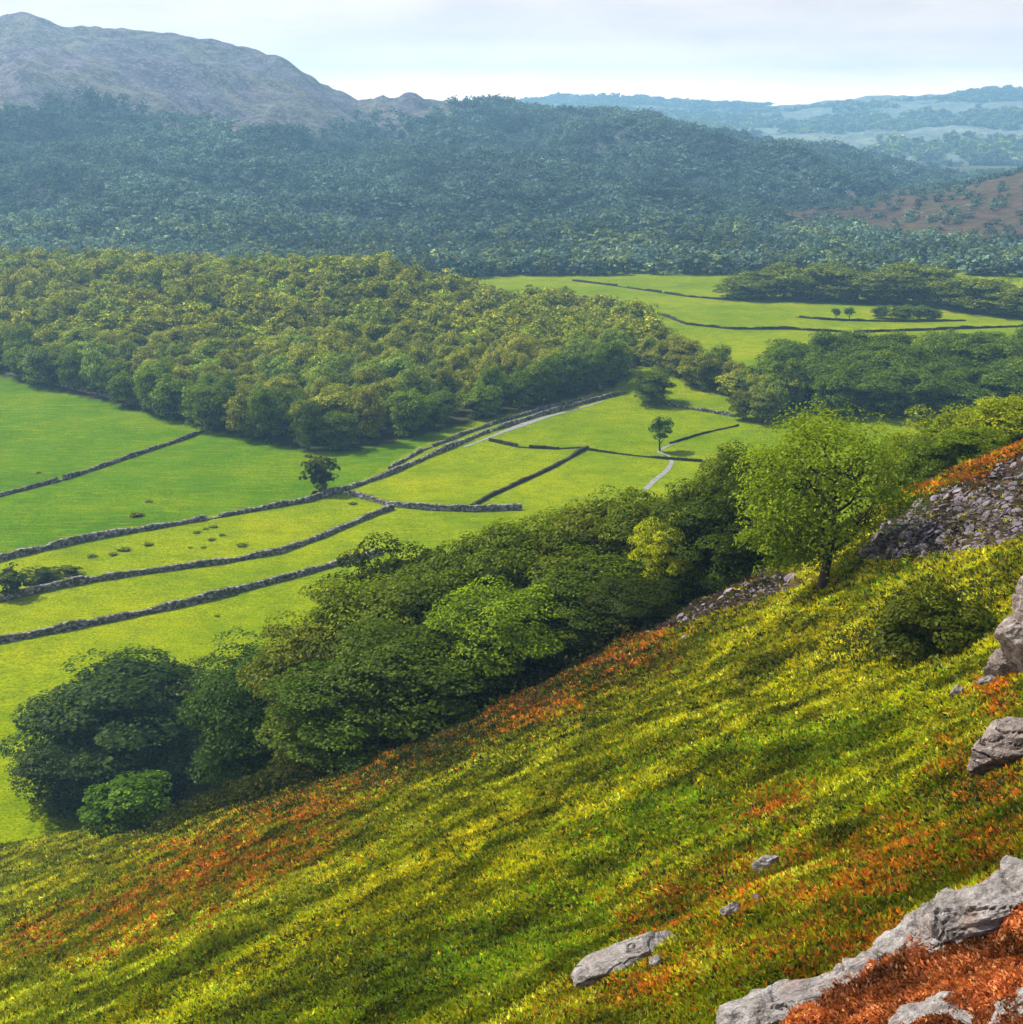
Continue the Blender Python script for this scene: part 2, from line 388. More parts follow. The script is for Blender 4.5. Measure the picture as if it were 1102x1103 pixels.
def cover(P, rng):
    """plant colour at each point of the hillside, with painted shade and highlight streaks"""
    px, py, zf = project(P); x, y = P[:, 0], P[:, 1]; n = len(P)
    nz = fbm(x, y, 5.0, 101, 4); nz2 = fbm(x, y, 1.6, 111, 3); nz3 = fbm(x, y, 9, 121, 3)
    o = blob(px, py, ORANGE); ye = blob(px, py, YELLOW); gr = blob(px, py, GREEN); da = blob(px, py, DARK)
    base = np.empty((n, 3)); r = rng.random(n)
    c_a = np.array((.30, .29, .004)); c_b = np.array((.155, .175, .003)); c_y = np.array((.38, .315, .005)); c_g = np.array((.15, .245, .005))
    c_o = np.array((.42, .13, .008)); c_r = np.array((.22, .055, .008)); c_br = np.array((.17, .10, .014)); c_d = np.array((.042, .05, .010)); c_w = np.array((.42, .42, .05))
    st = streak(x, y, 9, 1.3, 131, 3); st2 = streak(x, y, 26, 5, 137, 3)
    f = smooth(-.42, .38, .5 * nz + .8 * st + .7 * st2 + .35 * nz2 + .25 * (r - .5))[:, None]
    base = c_b * (1 - f) + c_a * f
    def put(sel, c):
        base[sel] = c
    r1 = rng.random(n); put(r1 < .08 + .85 * ye * (nz2 > -.15) + .35 * (st2 > .16), c_y)
    r2 = rng.random(n); put(r2 < .06 + .85 * gr * (nz > -.1), c_g)
    r3 = rng.random(n); po = np.clip(o * 1.45 + (.7 * nz2 + .5 * nz) * np.clip(o * 3, 0, 1) - .17, 0, .92)
    put(r3 < po, c_o); k = r3 < po * .25; base[k] = c_r; k = (r3 > po * .25) & (r3 < po * .5); base[k] = c_br
    r4 = rng.random(n); put(r4 < np.clip(.11 + da * .9 + .5 * np.clip(-nz3 - .1, 0, 1) + .35 * np.clip(-st - .18, 0, 1), 0, .9), c_d)  # dark plants, clustered into painted shade pockets along the streaks
    r5 = rng.random(n); put((r5 < .16 * (1 - da)) & (st > .2) & (o < .4), c_w)  # pale tufts painted as highlights along the streaks
    sc = inpoly(px, py, SCREE_A) | inpoly(px, py, SCREE_B)
    base[sc & (r2 < .8)] = (.055, .036, .026)
    base[inpoly(px, py, RED) & (r1 < .9)] = (.15, .042, .014)
    return base * (0.62 + .72 * rng.random((n, 1))) * np.clip(1.04 + 1.0 * nz2 + .4 * st + .15 * st2, .4, 1.65)[:, None]  # streak terms put light and dark bands into the colour, like relief shading

V, Fc = polar(-62, 75, 620, 4, 330, 460, h_hill)
keep = V[Fc[:, 0], 2] > -9
Fc = Fc[keep]
used = np.unique(Fc); remap = -np.ones(len(V), int); remap[used] = np.arange(len(used)); V = V[used]; Fc = remap[Fc]
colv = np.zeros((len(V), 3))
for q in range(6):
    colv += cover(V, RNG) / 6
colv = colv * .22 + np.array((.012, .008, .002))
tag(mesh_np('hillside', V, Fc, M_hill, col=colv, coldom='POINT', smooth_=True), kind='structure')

def unit(v):
    return v / np.maximum(np.linalg.norm(v, axis=-1, keepdims=True), 1e-9)

def leaf_quads(C, N, L, W, rng, lean=None):
    """rhombic leaves: centre C, normal N, length L, width W"""
    n = len(C)
    T = rng.normal(size=(n, 3)) if lean is None else lean + .35 * rng.normal(size=(n, 3))
    T = unit(T - (T * N).sum(1, keepdims=True) * N); B = np.cross(N, T)
    L = np.broadcast_to(np.asarray(L, float), (n,))[:, None]; W = np.broadcast_to(np.asarray(W, float), (n,))[:, None]
    return np.stack([C + T * L * .5, C + B * W * .5 - T * L * .08, C - T * L * .5, C - B * W * .5 - T * L * .08], 1)

def tufts(n, az0, az1, r0, r1, rng, nblade, size, keepf, colf, hf=h_hill, spread=1.0, upright=.6, power=.75):
    az = np.radians(az0 + (az1 - az0) * rng.random(n)); r = np.exp(math.log(r0) + (math.log(r1) - math.log(r0)) * rng.random(n))
    x = np.sin(az) * r; y = np.cos(az) * r
    z = hf(x, y); P = np.stack([x, y, z], 1)
    k = keepf(P); P = P[k]; r = r[k]
    col = colf(P, rng)
    s = size * (r / 25.0) ** power * (.6 + .8 * rng.random(len(P)))
    idx = np.repeat(np.arange(len(P)), nblade); m = len(idx)
    a = rng.random(m) * 2 * np.pi
    out = np.stack([np.cos(a), np.sin(a), np.zeros(m)], 1)
    ss = s[idx][:, None]
    dirn = unit(out * (1 - upright) * 1.3 + np.array([[0, 0, 1.0]]) * upright + .25 * rng.normal(size=(m, 3)))
    C = P[idx] + out * ss * .35 * spread * rng.random((m, 1)) + dirn * ss * .42 + np.array([[0, 0, 1.0]]) * ss * .25 * rng.random((m, 1))
    N = unit(np.cross(dirn, rng.normal(size=(m, 3))) + np.array([[0, 0, .8]]))
    N = unit(N - (N * dirn).sum(1, keepdims=True) * dirn)
    Q = leaf_quads(C, N, ss[:, 0] * (.7 + .6 * rng.random(m)), ss[:, 0] * (.28 + .25 * rng.random(m)), rng, lean=dirn * 3)
    c = col[idx] * (.62 + .76 * rng.random((m, 1)))
    return Q, c

def keep_hill(P):
    px, py, zf = project(P)
    sc1 = inpoly(px, py, SCREE_A) | inpoly(px, py, SCREE_B)
    red = inpoly(px, py, RED)
    rr = RNG.random(len(P))
    return (P[:, 2] > h_floor(P[:, 0], P[:, 1]) - .3) & ~(sc1 & (rr > np.where(fbm(P[:, 0], P[:, 1], 4, 88, 3) > .12, .5, .10))) & ~(red & (rr > .03))


rg = np.random.default_rng(3)
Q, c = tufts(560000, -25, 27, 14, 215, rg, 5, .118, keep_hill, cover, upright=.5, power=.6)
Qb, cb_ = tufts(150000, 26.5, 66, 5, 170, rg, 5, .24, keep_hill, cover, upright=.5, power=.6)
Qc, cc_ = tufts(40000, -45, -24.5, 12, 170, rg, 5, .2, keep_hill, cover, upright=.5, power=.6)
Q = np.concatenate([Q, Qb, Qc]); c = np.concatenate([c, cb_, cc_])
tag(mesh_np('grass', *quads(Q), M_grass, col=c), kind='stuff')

# rust-red heather beside the ledge
def keep_red(P):
    px, py, zf = project(P)
    return inpoly(px, py, RED)
def col_red(P, rng):
    n = len(P); r = rng.random((n, 1))
    a = np.array((.30, .075, .020)); b = np.array((.15, .035, .012)); d = np.array((.46, .19, .075))
    return np.where(r < .5, a, np.where(r < .80, b, d)) * (.6 + .7 * rng.random((n, 1))) * np.clip(1 + 1.6 * fbm(P[:, 0], P[:, 1], .6, 9, 3), .3, 1.7)[:, None]
Q, c = tufts(120000, 6, 40, 11, 27, rg, 6, .085, keep_red, col_red, spread=2.4, upright=.35)
Q[:, :, 2] += .03 + .38 * np.maximum(fbm(Q[:, 0, 0], Q[:, 0, 1], .8, 7, 3) + .12, 0)[:, None]
tag(mesh_np('heather', *quads(Q), M_grass, col=c), kind='stuff')

# ------------------------------------------------------------------ trees
def crown_arrays(rng, nclump, nleaf, leaf, w=1.0, h=1.0, cb=.12, flat=.6, top=0.0, droop=.0, fill=.15, lobes=.22, size=(1.0, 1.0)):
    """leaves of one crown: width w and height h in metres, from cb*h to h; leaf size in metres"""
    ph = rng.random(12) * 6.28
    def env(D):
        a = np.arctan2(D[:, 1], D[:, 0])
        return 1 + lobes * (.5 * np.sin(2 * a + ph[0]) * np.cos(2 * D[:, 2] + ph[1]) + .6 * np.sin(3 * a + ph[2] + 2.5 * D[:, 2]) + .5 * np.sin(5 * a + ph[3]) * np.sin(4 * D[:, 2] + ph[4]))
    D = rng.normal(size=(nclump, 3)); D[:, 2] = D[:, 2] * .95 + .12; D = unit(D)
    rad = env(D) * (.60 + .34 * rng.random(nclump) ** .6) * np.where(D[:, 2] > .82, .88, 1)
    half = np.array([w / 2, w / 2, h * (1 - cb) / 2]); mid = np.array([0, 0, h * (cb + (1 - cb) / 2)])
    tap = 1 - top * np.clip(D[:, 2] * rad, 0, 1)
    C = D * rad[:, None] * half; C[:, :2] *= tap[:, None]; C += mid
    rc = (w + h) / 2 * (.085 + .085 * rng.random(nclump))
    idx = rng.integers(0, nclump, nleaf); m = nleaf
    d = rng.normal(size=(m, 3)); d[:, 2] = np.abs(d[:, 2]) * .9 - .25; d = unit(d)
    rr = (.55 + .5 * rng.random(m) ** .5)
    P = C[idx] + d * (rr * rc[idx])[:, None] * np.array([1.15, 1.15, flat])
    P[:, 2] -= droop * rc[idx] * (d[:, 0] ** 2 + d[:, 1] ** 2)
    out = unit(P - mid)
    N = unit(d * .55 + out * .35 + np.array([[0, 0, .75]]) + .38 * rng.normal(size=(m, 3)))
    ls = leaf * (.65 + .7 * rng.random(m))
    Q = leaf_quads(P, N, ls, ls * .62, rng)
    tone = .75 * rng.random(m) + .25 * rng.random(nclump)[idx]
    nf = int(nleaf * fill)
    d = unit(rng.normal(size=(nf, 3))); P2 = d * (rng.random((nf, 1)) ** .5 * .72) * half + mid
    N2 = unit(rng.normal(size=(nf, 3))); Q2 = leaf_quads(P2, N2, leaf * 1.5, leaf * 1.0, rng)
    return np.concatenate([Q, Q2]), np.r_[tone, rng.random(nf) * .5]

def tone_col(tone, stops):
    xs = [s[0] for s in stops]
    return np.stack([np.interp(tone, xs, [s[1][k] for s in stops]) for k in range(3)], 1)

def tube(path, radii, n=7):
    path = np.array(path, float); V = []; Fq = []
    for i, (p, r) in enumerate(zip(path, radii)):
        t = path[min(i + 1, len(path) - 1)] - path[max(i - 1, 0)]; t = t / (np.linalg.norm(t) + 1e-9)
        a = np.cross(t, [0.3, 1, 0.1]); a /= np.linalg.norm(a); b = np.cross(t, a)
        for k in range(n):
            th = 2 * math.pi * k / n; V.append(p + r * (math.cos(th) * a + math.sin(th) * b))
    for i in range(len(path) - 1):
        for k in range(n):
            k2 = (k + 1) % n; Fq.append((i * n + k, i * n + k2, (i + 1) * n + k2, (i + 1) * n + k))
    return np.array(V), np.array(Fq)

def join(parts):
    V = []; Fq = []; o = 0
    for v, f in parts:
        V.append(v); Fq.append(f + o); o += len(v)
    return np.concatenate(V), np.concatenate(Fq)

def trunk_arrays(rng, w, h, r0, limbs=6, fork=.28, sub=2):
    parts = []
    top = np.array([rng.normal() * .04 * w, rng.normal() * .04 * w, h * .78])
    pts = [np.array([0, 0, -.06 * h])] + [np.array([top[0] * s + rng.normal() * .012 * w, top[1] * s + rng.normal() * .012 * w, top[2] * s]) for s in (.12, .3, .5, .75, 1)]
    parts.append(tube(pts, [r0 * 1.45, r0, r0 * .85, r0 * .6, r0 * .35, r0 * .1], 9))
    for i in range(limbs):
        s = fork + (.75 - fork) * (i / max(limbs - 1, 1)); a = i * 2.4 + rng.random(); b = top * s; b[2] = h * .78 * s
        ln = w * (.46 - .22 * s) ; e = b + np.array([math.cos(a) * ln, math.sin(a) * ln, h * (.17 + .12 * rng.random())])
        m = b * .5 + e * .5 + np.array([0, 0, -.02 * h]) + rng.normal(size=3) * .02 * w
        rr = r0 * (.55 - .3 * s)
        parts.append(tube([b, m, e], [rr, rr * .7, rr * .18], 6))
        for j in range(sub):
            q = m + (e - m) * (j / max(sub, 1)); g = q + rng.normal(size=3) * np.array([.1 * w, .1 * w, .03 * h]) + np.array([0, 0, .1 * h])
            parts.append(tube([q, (q + g) / 2 + rng.normal(size=3) * .01 * w, g], [rr * .45, rr * .3, rr * .1], 5))
    return join(parts)

NEAR_ST = [(0, (.022, .037, .003)), (.45, (.052, .080, .004)), (.8, (.105, .140, .006)), (1, (.21, .24, .016))]
MID_ST = [(0, (.046, .052, .002)), (.45, (.118, .126, .004)), (.8, (.24, .245, .010)), (1, (.48, .47, .06))]

def tree_kind(seed, w, h, nclump, nleaf, leaf, stops, cb=.1, **kw):
    rng = np.random.default_rng(seed)
    Q, tn = crown_arrays(rng, nclump, nleaf, leaf, w, h, cb, **kw)
    crown = mesh_np('crown', *quads(Q), M_leaf, col=tone_col(tn, stops), data_only=True)
    v, f = trunk_arrays(rng, w, h, .028 * h)
    trunk = mesh_np('trunk', v, f, M_bark, data_only=True, smooth_=True)
    return dict(crown=crown, trunk=trunk, w=w, h=h)

def plant_tree(kind, name, loc, w, h, rz, colour, label, cat, group=None, parts=('trunk', 'crown')):
    root = empty(name, loc, rz, (w / kind['w'], w / kind['w'], h / kind['h']))
    tag(root, label, cat, group)
    for pn in parts:
        o = bpy.data.objects.new(pn, kind[pn]); COL.objects.link(o); o.parent = root
        if pn == 'crown': o.color = (*colour, 1)
    return root

KN = [tree_kind(100 + i, 12, 14, 95 + 10 * i, 36000, .32, NEAR_ST, cb=.03, flat=.36, droop=.22, fill=.08) for i in range(6)]
KM = [tree_kind(200 + i, 12, 13, 60 + 5 * i, 7000, .58, MID_ST, cb=.03, flat=.5, droop=.2, fill=.2) for i in range(7)]
KMG = [tree_kind(300 + i, 12, 13, 60 + 5 * i, 7000, .56, NEAR_ST, cb=.03, flat=.55, droop=.15, fill=.2) for i in range(5)]

EDGE = [(-40, 905), (20, 890), (90, 890), (200, 868), (300, 850), (400, 815), (480, 780), (550, 745), (620, 712), (690, 680), (760, 645), (850, 622), (900, 612)]
EDGE_D = [(a, float((hit(a, b_, h_near) - CAM) @ FWD)) for a, b_ in EDGE]
def place_px(kinds, i, px, ytop, depth, wpx, colour, label, name='broadleaf_tree', cat='tree', group=None, sink=.3, edge=False):
    if edge: depth = I(px, EDGE_D) + depth
    top = at(px, ytop, depth); g = float(h_near(top[None, 0], top[None, 1])[0]); w = wpx / F * depth; h = (top[2] - g) / .97
    print(name, px, ytop, 'depth', round(float(depth), 1), 'w', round(float(w), 1), 'h', round(float(h), 1))
    return plant_tree(kinds[i % len(kinds)], name, (top[0], top[1], g - sink), w, h, (i * 2.39) % 6.28, colour, label, cat, group)

GRN = (.85, 1.05, .8); BLU = (.62, .85, 1.9); OLV = (1.5, 1.25, .8); YEL = (4.4, 3.4, .9); DRK = (.5, .52, .5); LIT = (1.75, 1.65, .8)  # crown tints; LIT and DRK put sun and shade into the leaf colour
band = [
 # px, ytop, depth, width px, colour, label
 (82, 785, 3, 95, (.5, .62, 1.3), 'low dark bluish tree at the far left end of the tree belt'),
 (122, 708, 5, 150, (.5, .66, 1.5), 'broad dark blue-green tree with rounded top, largest at the left end of the tree belt'),
 (195, 716, 4, 120, (.55, .6, .9), 'dark olive tree between the broad dark tree and the blue-grey tree of the belt'),
 (282, 690, 2, 118, BLU, 'blue-grey leaved tree with a pale rim, second clump from the left of the tree belt'),
 (350, 650, 7, 120, OLV, 'yellowish green tree just right of the blue-grey tree at the belt'),
 (408, 610, 12, 130, LIT, 'tall tree with sunlit yellow-green crown edge where the lowest field wall ends'),
 (425, 578, 22, 110, DRK, 'dark tree top poking up behind the belt beside the lime field'),
 (380, 712, 1.5, 140, GRN, 'wide deep green tree at the foot of the belt, its skirt over the orange bracken'),
 (455, 672, 2, 150, (.85, .95, .9), 'big deep green tree in the middle of the belt with a shaded skirt'),
 (480, 598, 12, 130, (1.15, 1.15, .9), 'mid green rounded tree in the upper rank of the belt, under the stone walls'),
 (548, 622, 2, 112, (2.1, 2.2, .8), 'light yellow-green tree standing forward in the middle of the belt'),  # yellow-green crown, lightened further to paint sunlight on this clump
 (535, 562, 15, 120, (1.2, 1.2, .9), 'mid green tree on the upper edge of the belt below the walled paddock'),
 (588, 548, 15, 120, LIT, 'sunlit yellow-green topped tree on the upper edge of the belt'),
 (615, 628, 2, 110, (.75, .8, .8), 'shady dark green tree right of the light forward tree in the belt'),
 (640, 528, 14, 120, OLV, 'pale-crowned olive tree on the upper edge of the belt below the track'),
 (655, 590, 5, 120, (1.0, 1.05, .8), 'plain green tree above the start of the lower scree'),
 (692, 522, 13, 100, (1.25, 1.2, .85), 'small rounded tree beside the end of the pale path'),
 (690, 615, 1.5, 80, DRK, 'dark tree whose skirt touches the lower scree'),
 (722, 550, 4, 56, YEL, 'bright yellow-leaved small tree in the dark part of the belt'),
 (735, 522, 12, 90, (.8, .85, .75), 'dull dark green tree behind the bright yellow tree'),
 (768, 532, 4, 90, (.68, .74, .7), 'dark green tree between the yellow tree and the lone tree'),
 (775, 497, 11, 90, (.95, .95, .75), 'green tree with a lit left edge beside the field with the pale path'),
 (812, 470, 11, 90, (.85, .85, .75), 'dark tree topping the belt just left of the lone tree'),
 (846, 484, 8, 90, (.7, .72, .7), 'dark tree directly behind the left side of the lone tree'),
]
for i, (px_, yt, dp, wp, colr, lab) in enumerate(band):
    place_px(KN, i, px_, yt, dp, wp * 1.27, colr, lab, edge=True)
b = hit(140, 892, h_near)
kb = tree_kind(150, 4, 4, 60, 6000, .22, NEAR_ST, cb=.0, flat=.6, droop=.2)
plant_tree(kb, 'round_shrub', (b[0], b[1], b[2] - .2), 78 / F * 158, 58 / F * 158 * 1.02, .4, (1.1, 1.5, .9), 'small bright green round shrub in front of the dark trees at lower left', 'shrub')

# lone tree on the slope
rng = np.random.default_rng(77)
b = hit(884, 634, h_hill); D_ = float((b - CAM) @ FWD); sc_ = D_ / F
LH = 200 * sc_; LW = 170 * sc_
root = empty('lone_tree', (b[0], b[1], b[2] - .1)); tag(root, 'fine-leaved bright green rounded tree standing alone on the slope, dark trunk and limbs showing', 'tree')
LONE_ST = [(0, (.06, .105, .002)), (.4, (.125, .185, .003)), (.8, (.205, .265, .005)), (1, (.33, .37, .02))]
Q, tn = crown_arrays(rng, 160, 17500, .205, LW * .98, LH, .13, flat=.8, fill=.03, lobes=.14)
Q[:, :, 0] += .15 * LW * 0
Q2, tn2 = crown_arrays(rng, 44, 4800, .21, LW * .5, LH * .55, .1, flat=.8, fill=.03, lobes=.2)      # low left lobe
Q2[:, :, 0] -= .27 * LW
mesh_np('crown', *quads(np.concatenate([Q, Q2])), M_leaf, root, col=tone_col(np.r_[tn, tn2], LONE_ST))
parts = []
tr = .022 * LH
trunkp = [(0, 0, -.3), (.01 * LW, 0, .05 * LH), (.03 * LW, 0, .16 * LH), (.05 * LW, 0, .28 * LH), (.055 * LW, 0, .5 * LH), (.04 * LW, 0, .74 * LH)]
parts.append(tube(trunkp, [tr * 1.7, tr * 1.25, tr * 1.05, tr * .8, tr * .5, tr * .1], 10))
for k in range(15):
    s = .17 + .5 * k / 14; a = (0 if k % 2 else math.pi) + rng.normal() * .6 ; base = np.array([.04 * LW, 0, s * LH]); ln = LW * (.34 - .2 * s) * (.8 + .4 * rng.random())
    e = base + np.array([math.cos(a) * ln, math.sin(a) * ln, LH * (.08 + .10 * rng.random())]); m = (base + e) / 2 + rng.normal(size=3) * .02 * LW - np.array([0, 0, .015 * LH])
    parts.append(tube([base, m, e], [tr * .55, tr * .38, tr * .1], 6))
    for j in range(4):
        q = m + (e - m) * (j / 4); g = q + rng.normal(size=3) * np.array([.09, .09, .04]) * LW + np.array([0, 0, .08 * LH])
        parts.append(tube([q, (q + g) / 2 + rng.normal(size=3) * .012 * LW, g], [tr * .24, tr * .16, tr * .05], 5))
mesh_np('trunk', *join(parts), M_bark, root, smooth_=True)

# trees behind the slope at the right edge
rt = [(985, 462, 140, 70, (1.93, 1.78, 0.80), 'olive green tree just right of the lone tree, behind the bracken crest'),
      (1018, 440, 144, 80, (2.36, 2.04, 0.80), 'yellow-green tree behind the bracken crest, second right of the lone tree'),
      (1060, 428, 142, 84, (2.54, 2.12, 0.80), 'yellow-green tree behind the bracken crest, third right of the lone tree'),
      (1100, 418, 138, 84, (2.80, 2.29, 0.80), 'sunlit yellow-green tree at the right edge behind the bracken crest'),
      (1002, 470, 126, 60, (1.31, 1.33, 0.70), 'dark low tree at the left foot of the clump behind the bracken crest'),
      (1050, 455, 124, 70, (1.66, 1.61, 0.70), 'low dull green tree in the front of the clump behind the bracken crest')]
for i, (px_, yt, dp, wp, colr, lab) in enumerate(rt):
    place_px(KN, i + 2, px_, yt, dp, wp * 1.15, tuple(1.15 * q for q in colr), lab)

# ------------------------------------------------------------------ the mid wood
def poisson(x0, x1, y0, y1, d, rng, ok, tries=30000):
    pts = []; grid = {}
    for _ in range(tries):
        x = x0 + (x1 - x0) * rng.random(); y = y0 + (y1 - y0) * rng.random()
        gx, gy = int(x // d), int(y // d); bad = False
        for a in (-1, 0, 1):
            for b_ in (-1, 0, 1):
                for q in grid.get((gx + a, gy + b_), ()):
                    if (q[0] - x) ** 2 + (q[1] - y) ** 2 < d * d: bad = True
        if bad: continue
        if not ok(x, y): continue
        grid.setdefault((gx, gy), []).append((x, y)); pts.append((x, y))
    return np.array(pts)

def px_to_floor(poly):
    return [tuple(hit(a, b_, h_floor, 60, 2500)[:2]) for a, b_ in poly]
front_w = px_to_floor(WOOD_FRONT)
wood_w = front_w + px_to_floor([(684, 396), (735, 412), (800, 438), (845, 452)]) + [tuple(p) for p in px_to_floor([(850, 440), (805, 424), (770, 408), (735, 398), (705, 378), (690, 358), (600, 342), (500, 330), (430, 318)])] + [(-90, 735), (-330, 735)]
rng = np.random.default_rng(41)
ww = np.array(wood_w)
pts = poisson(ww[:, 0].min(), ww[:, 0].max(), ww[:, 1].min(), ww[:, 1].max(), 7.6, rng, lambda x, y: bool(inpoly(np.array([x]), np.array([y]), wood_w)[0]), 40000)
P = np.c_[pts, h_floor(pts[:, 0], pts[:, 1])]
px, py, zf = project(P)
vis = (px > -25) & (px < 1125)
P = P[vis]; px = px[vis]; zf = zf[vis]
order = np.argsort(zf); P = P[order]; px = px[order]; zf = zf[order]
NW = 190
fw = np.array(front_w)
def front_dist(x, y):
    return min(np.hypot(x - (a[0] + (b_[0] - a[0]) * t_), y - (a[1] + (b_[1] - a[1]) * t_)) for a, b_ in zip(fw[:-1], fw[1:]) for t_ in np.linspace(0, 1, 9))
def mid_colour(x, y, fd, rng):
    v = .8 + .45 * rng.random()
    v *= 1.45 * (.85 + .3 * rng.random()); g = rng.random(); return (v * (1.0 - .22 * (g > .75) + .03 * rng.normal()), v, v * (.7 + .5 * rng.random() + .8 * (g > .75)))
sizes = []
for i in range(min(NW, len(P))):
    x, y, z = P[i]; fd = front_dist(x, y)
    u = px[i]; tail = u > 690
    w = 8 + 6 * rng.random() ** 1.4; h = (8.5 + 5 * rng.random()) if tail else (10.5 + 6.5 * rng.random())
    green = fd < 11 and rng.random() < .85
    if u > 700: lab, grp = 'grey-green tree in the thin tail of the wood running down towards the lone tree', 'trees in the tail of the wood'
    elif fd < 12 and u < 345: lab, grp = 'tree on the shaded front edge of the wood, above the dark green field', 'wood edge above the dark green field'
    elif fd < 12: lab, grp = 'tree on the front edge of the wood beside the walled track', 'wood edge beside the walled track'
    elif u < 345: lab, grp = 'olive broadleaf tree packed in the left half of the dense wood', 'trees inside the left half of the wood'
    else: lab, grp = 'olive broadleaf tree packed in the right half of the dense wood', 'trees inside the right half of the wood'
    kk = KMG if green else KM
    colr = tuple((.8 + .5 * rng.random()) * np.array((1.55, 1.6, .5))) if green else mid_colour(x, y, fd, rng)
    plant_tree(kk[i % len(kk)], 'broadleaf_tree', (x, y, z - .3), w, h, rng.random() * 6.28, colr, lab, 'tree', grp)

def mass(name, P, W, H, variants, C, mat, rng):
    """one mesh of many far-off trees"""
    Qs = []; Cs = []
    for k, (Q, tn, w0, h0, st) in enumerate(variants):
        sel = np.arange(len(P)) % len(variants) == k
        p = P[sel]; w = W[sel] / w0; h = H[sel] / h0; cc = C[sel]
        a = rng.random(len(p)) * 6.28; ca, sa = np.cos(a), np.sin(a)
        q = Q.reshape(-1, 3)
        X = q[None, :, 0] * ca[:, None] - q[None, :, 1] * sa[:, None]; Y = q[None, :, 0] * sa[:, None] + q[None, :, 1] * ca[:, None]
        G = np.stack([X * w[:, None] + p[:, 0:1], Y * w[:, None] + p[:, 1:2], q[None, :, 2] * h[:, None] + p[:, 2:3]], -1)
        Qs.append(G.reshape(-1, 4, 3)); c = tone_col(tn, st)
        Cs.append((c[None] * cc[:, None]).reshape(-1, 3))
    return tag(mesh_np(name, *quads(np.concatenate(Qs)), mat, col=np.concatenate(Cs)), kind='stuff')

rng = np.random.default_rng(8)
def variants(n, w, h, ncl, nl, leaf, st, **kw):
    out = []
    for i in range(n):
        Q, tn = crown_arrays(np.random.default_rng(500 + i + nl), ncl, nl, leaf, w, h, .03, **kw); out.append((Q, tn, w, h, st))
    return out
rest = P[NW:]
VM = variants(6, 12, 13, 48, 1700, .98, MID_ST, flat=.5, droop=.2, fill=.15)
n = len(rest); v = .8 + .45 * rng.random((n, 1))
mass('woodland', rest - np.array([0, 0, .3]), 8.5 + 5 * rng.random(n), 10.5 + 6.5 * rng.random(n), VM, 1.45 * v * (.85 + .3 * rng.random((n, 1))) * np.array([.98, 1.02, .9]) * (1 + .05 * rng.normal(size=(n, 3))), M_mass, rng)
print('mid wood', len(P), 'rest', n)

# right wood beyond the lone tree
rw = px_to_floor([(815, 440), (880, 446), (960, 452), (1040, 452), (1150, 440), (1150, 396), (1000, 396), (900, 398), (830, 400)])
rr_ = np.array(rw)
pts = poisson(rr_[:, 0].min(), rr_[:, 0].max(), rr_[:, 1].min(), rr_[:, 1].max(), 8.8, rng, lambda x, y: bool(inpoly(np.array([x]), np.array([y]), rw)[0]), 6000)
for i, (x, y) in enumerate(pts):
    g = float(h_floor(np.array([x]), np.array([y]))[0]); u = float(project(np.array([[x, y, g]]))[0][0])
    v = .75 + .4 * rng.random()
    lab, grp = ('tree in the left part of the grey-green wood beyond the lone tree', 'left part of the wood beyond the lone tree') if u < 960 else ('tree in the right part of the grey-green wood, above the bracken crest', 'right part of the wood beyond the lone tree')
    plant_tree(KMG[i % 5], 'broadleaf_tree', (x, y, g - .3), 13 + 4 * rng.random(), 12 + 4 * rng.random(), rng.random() * 6.28, (v * 1.5, v * 1.6, v * 1.3), lab, 'tree', grp)
print('right wood', len(pts))

# single trees about the fields: px, y of the base, height px, width px
def field_tree(kinds, i, px, yb, hp, wp, colr, lab, name='broadleaf_tree', cat='tree', group=None, parts=('trunk', 'crown')):
    b = hit(px, yb, h_floor, 60, 2500); D = float((b - CAM) @ FWD); s = D / F
    return plant_tree(kinds[i % len(kinds)], name, (b[0], b[1], b[2] - .1), wp * s, hp * s, i * 1.7, colr, lab, cat, group, parts)
KF = [tree_kind(400, 6, 9, 26, 900, .8, NEAR_ST, cb=.36, flat=.7, lobes=.3)]
KB = [tree_kind(410 + i, 5, 6, 30, 1100, .6, NEAR_ST, cb=0, flat=.6, lobes=.35) for i in range(3)]
field_tree(KF, 0, 711, 486, 38, 24, (1.2, 1.5, .8), 'small slender field tree beside the bend of the pale path')
field_tree(KB, 0, 346, 531, 42, 36, (.9, .8, .8), 'dark narrow bushy tree where the two field walls meet', 'bushy_tree')
field_tree(KMG, 1, 701, 434, 40, 46, (1.3, 1.3, 1.1), 'rounded dull green tree at the end of the walled track')
field_tree(KM, 2, 822, 455, 40, 36, (.95, 1.05, 1.2), 'pale sage-leaved tree just left of the grey-green wood')
field_tree(KM, 3, 800, 452, 34, 28, (.8, .85, .9), 'smaller sage tree at the end of the wood\'s tail')
field_tree(KF, 1, 900, 345, 13, 9, (1.1, 1.2, 1.2), 'left one of two tiny trees standing in the far lime field')
field_tree(KF, 2, 914, 345, 14, 12, (1.0, 1.1, 1.2), 'right one of two tiny trees standing in the far lime field')
field_tree(KB, 1, 14, 642, 36, 34, (.85, .85, .7), 'dark bush at the left edge between two field walls', 'field_bush', 'bush')
field_tree(KB, 2, 48, 626, 18, 36, (1.0, .95, .7), 'low spreading dark bush, middle one of three beside the wall at left', 'field_bush', 'bush')
field_tree(KB, 0, 76, 619, 10, 22, (1.1, 1.0, .7), 'lowest and smallest of three bushes beside the wall at left', 'field_bush', 'bush')
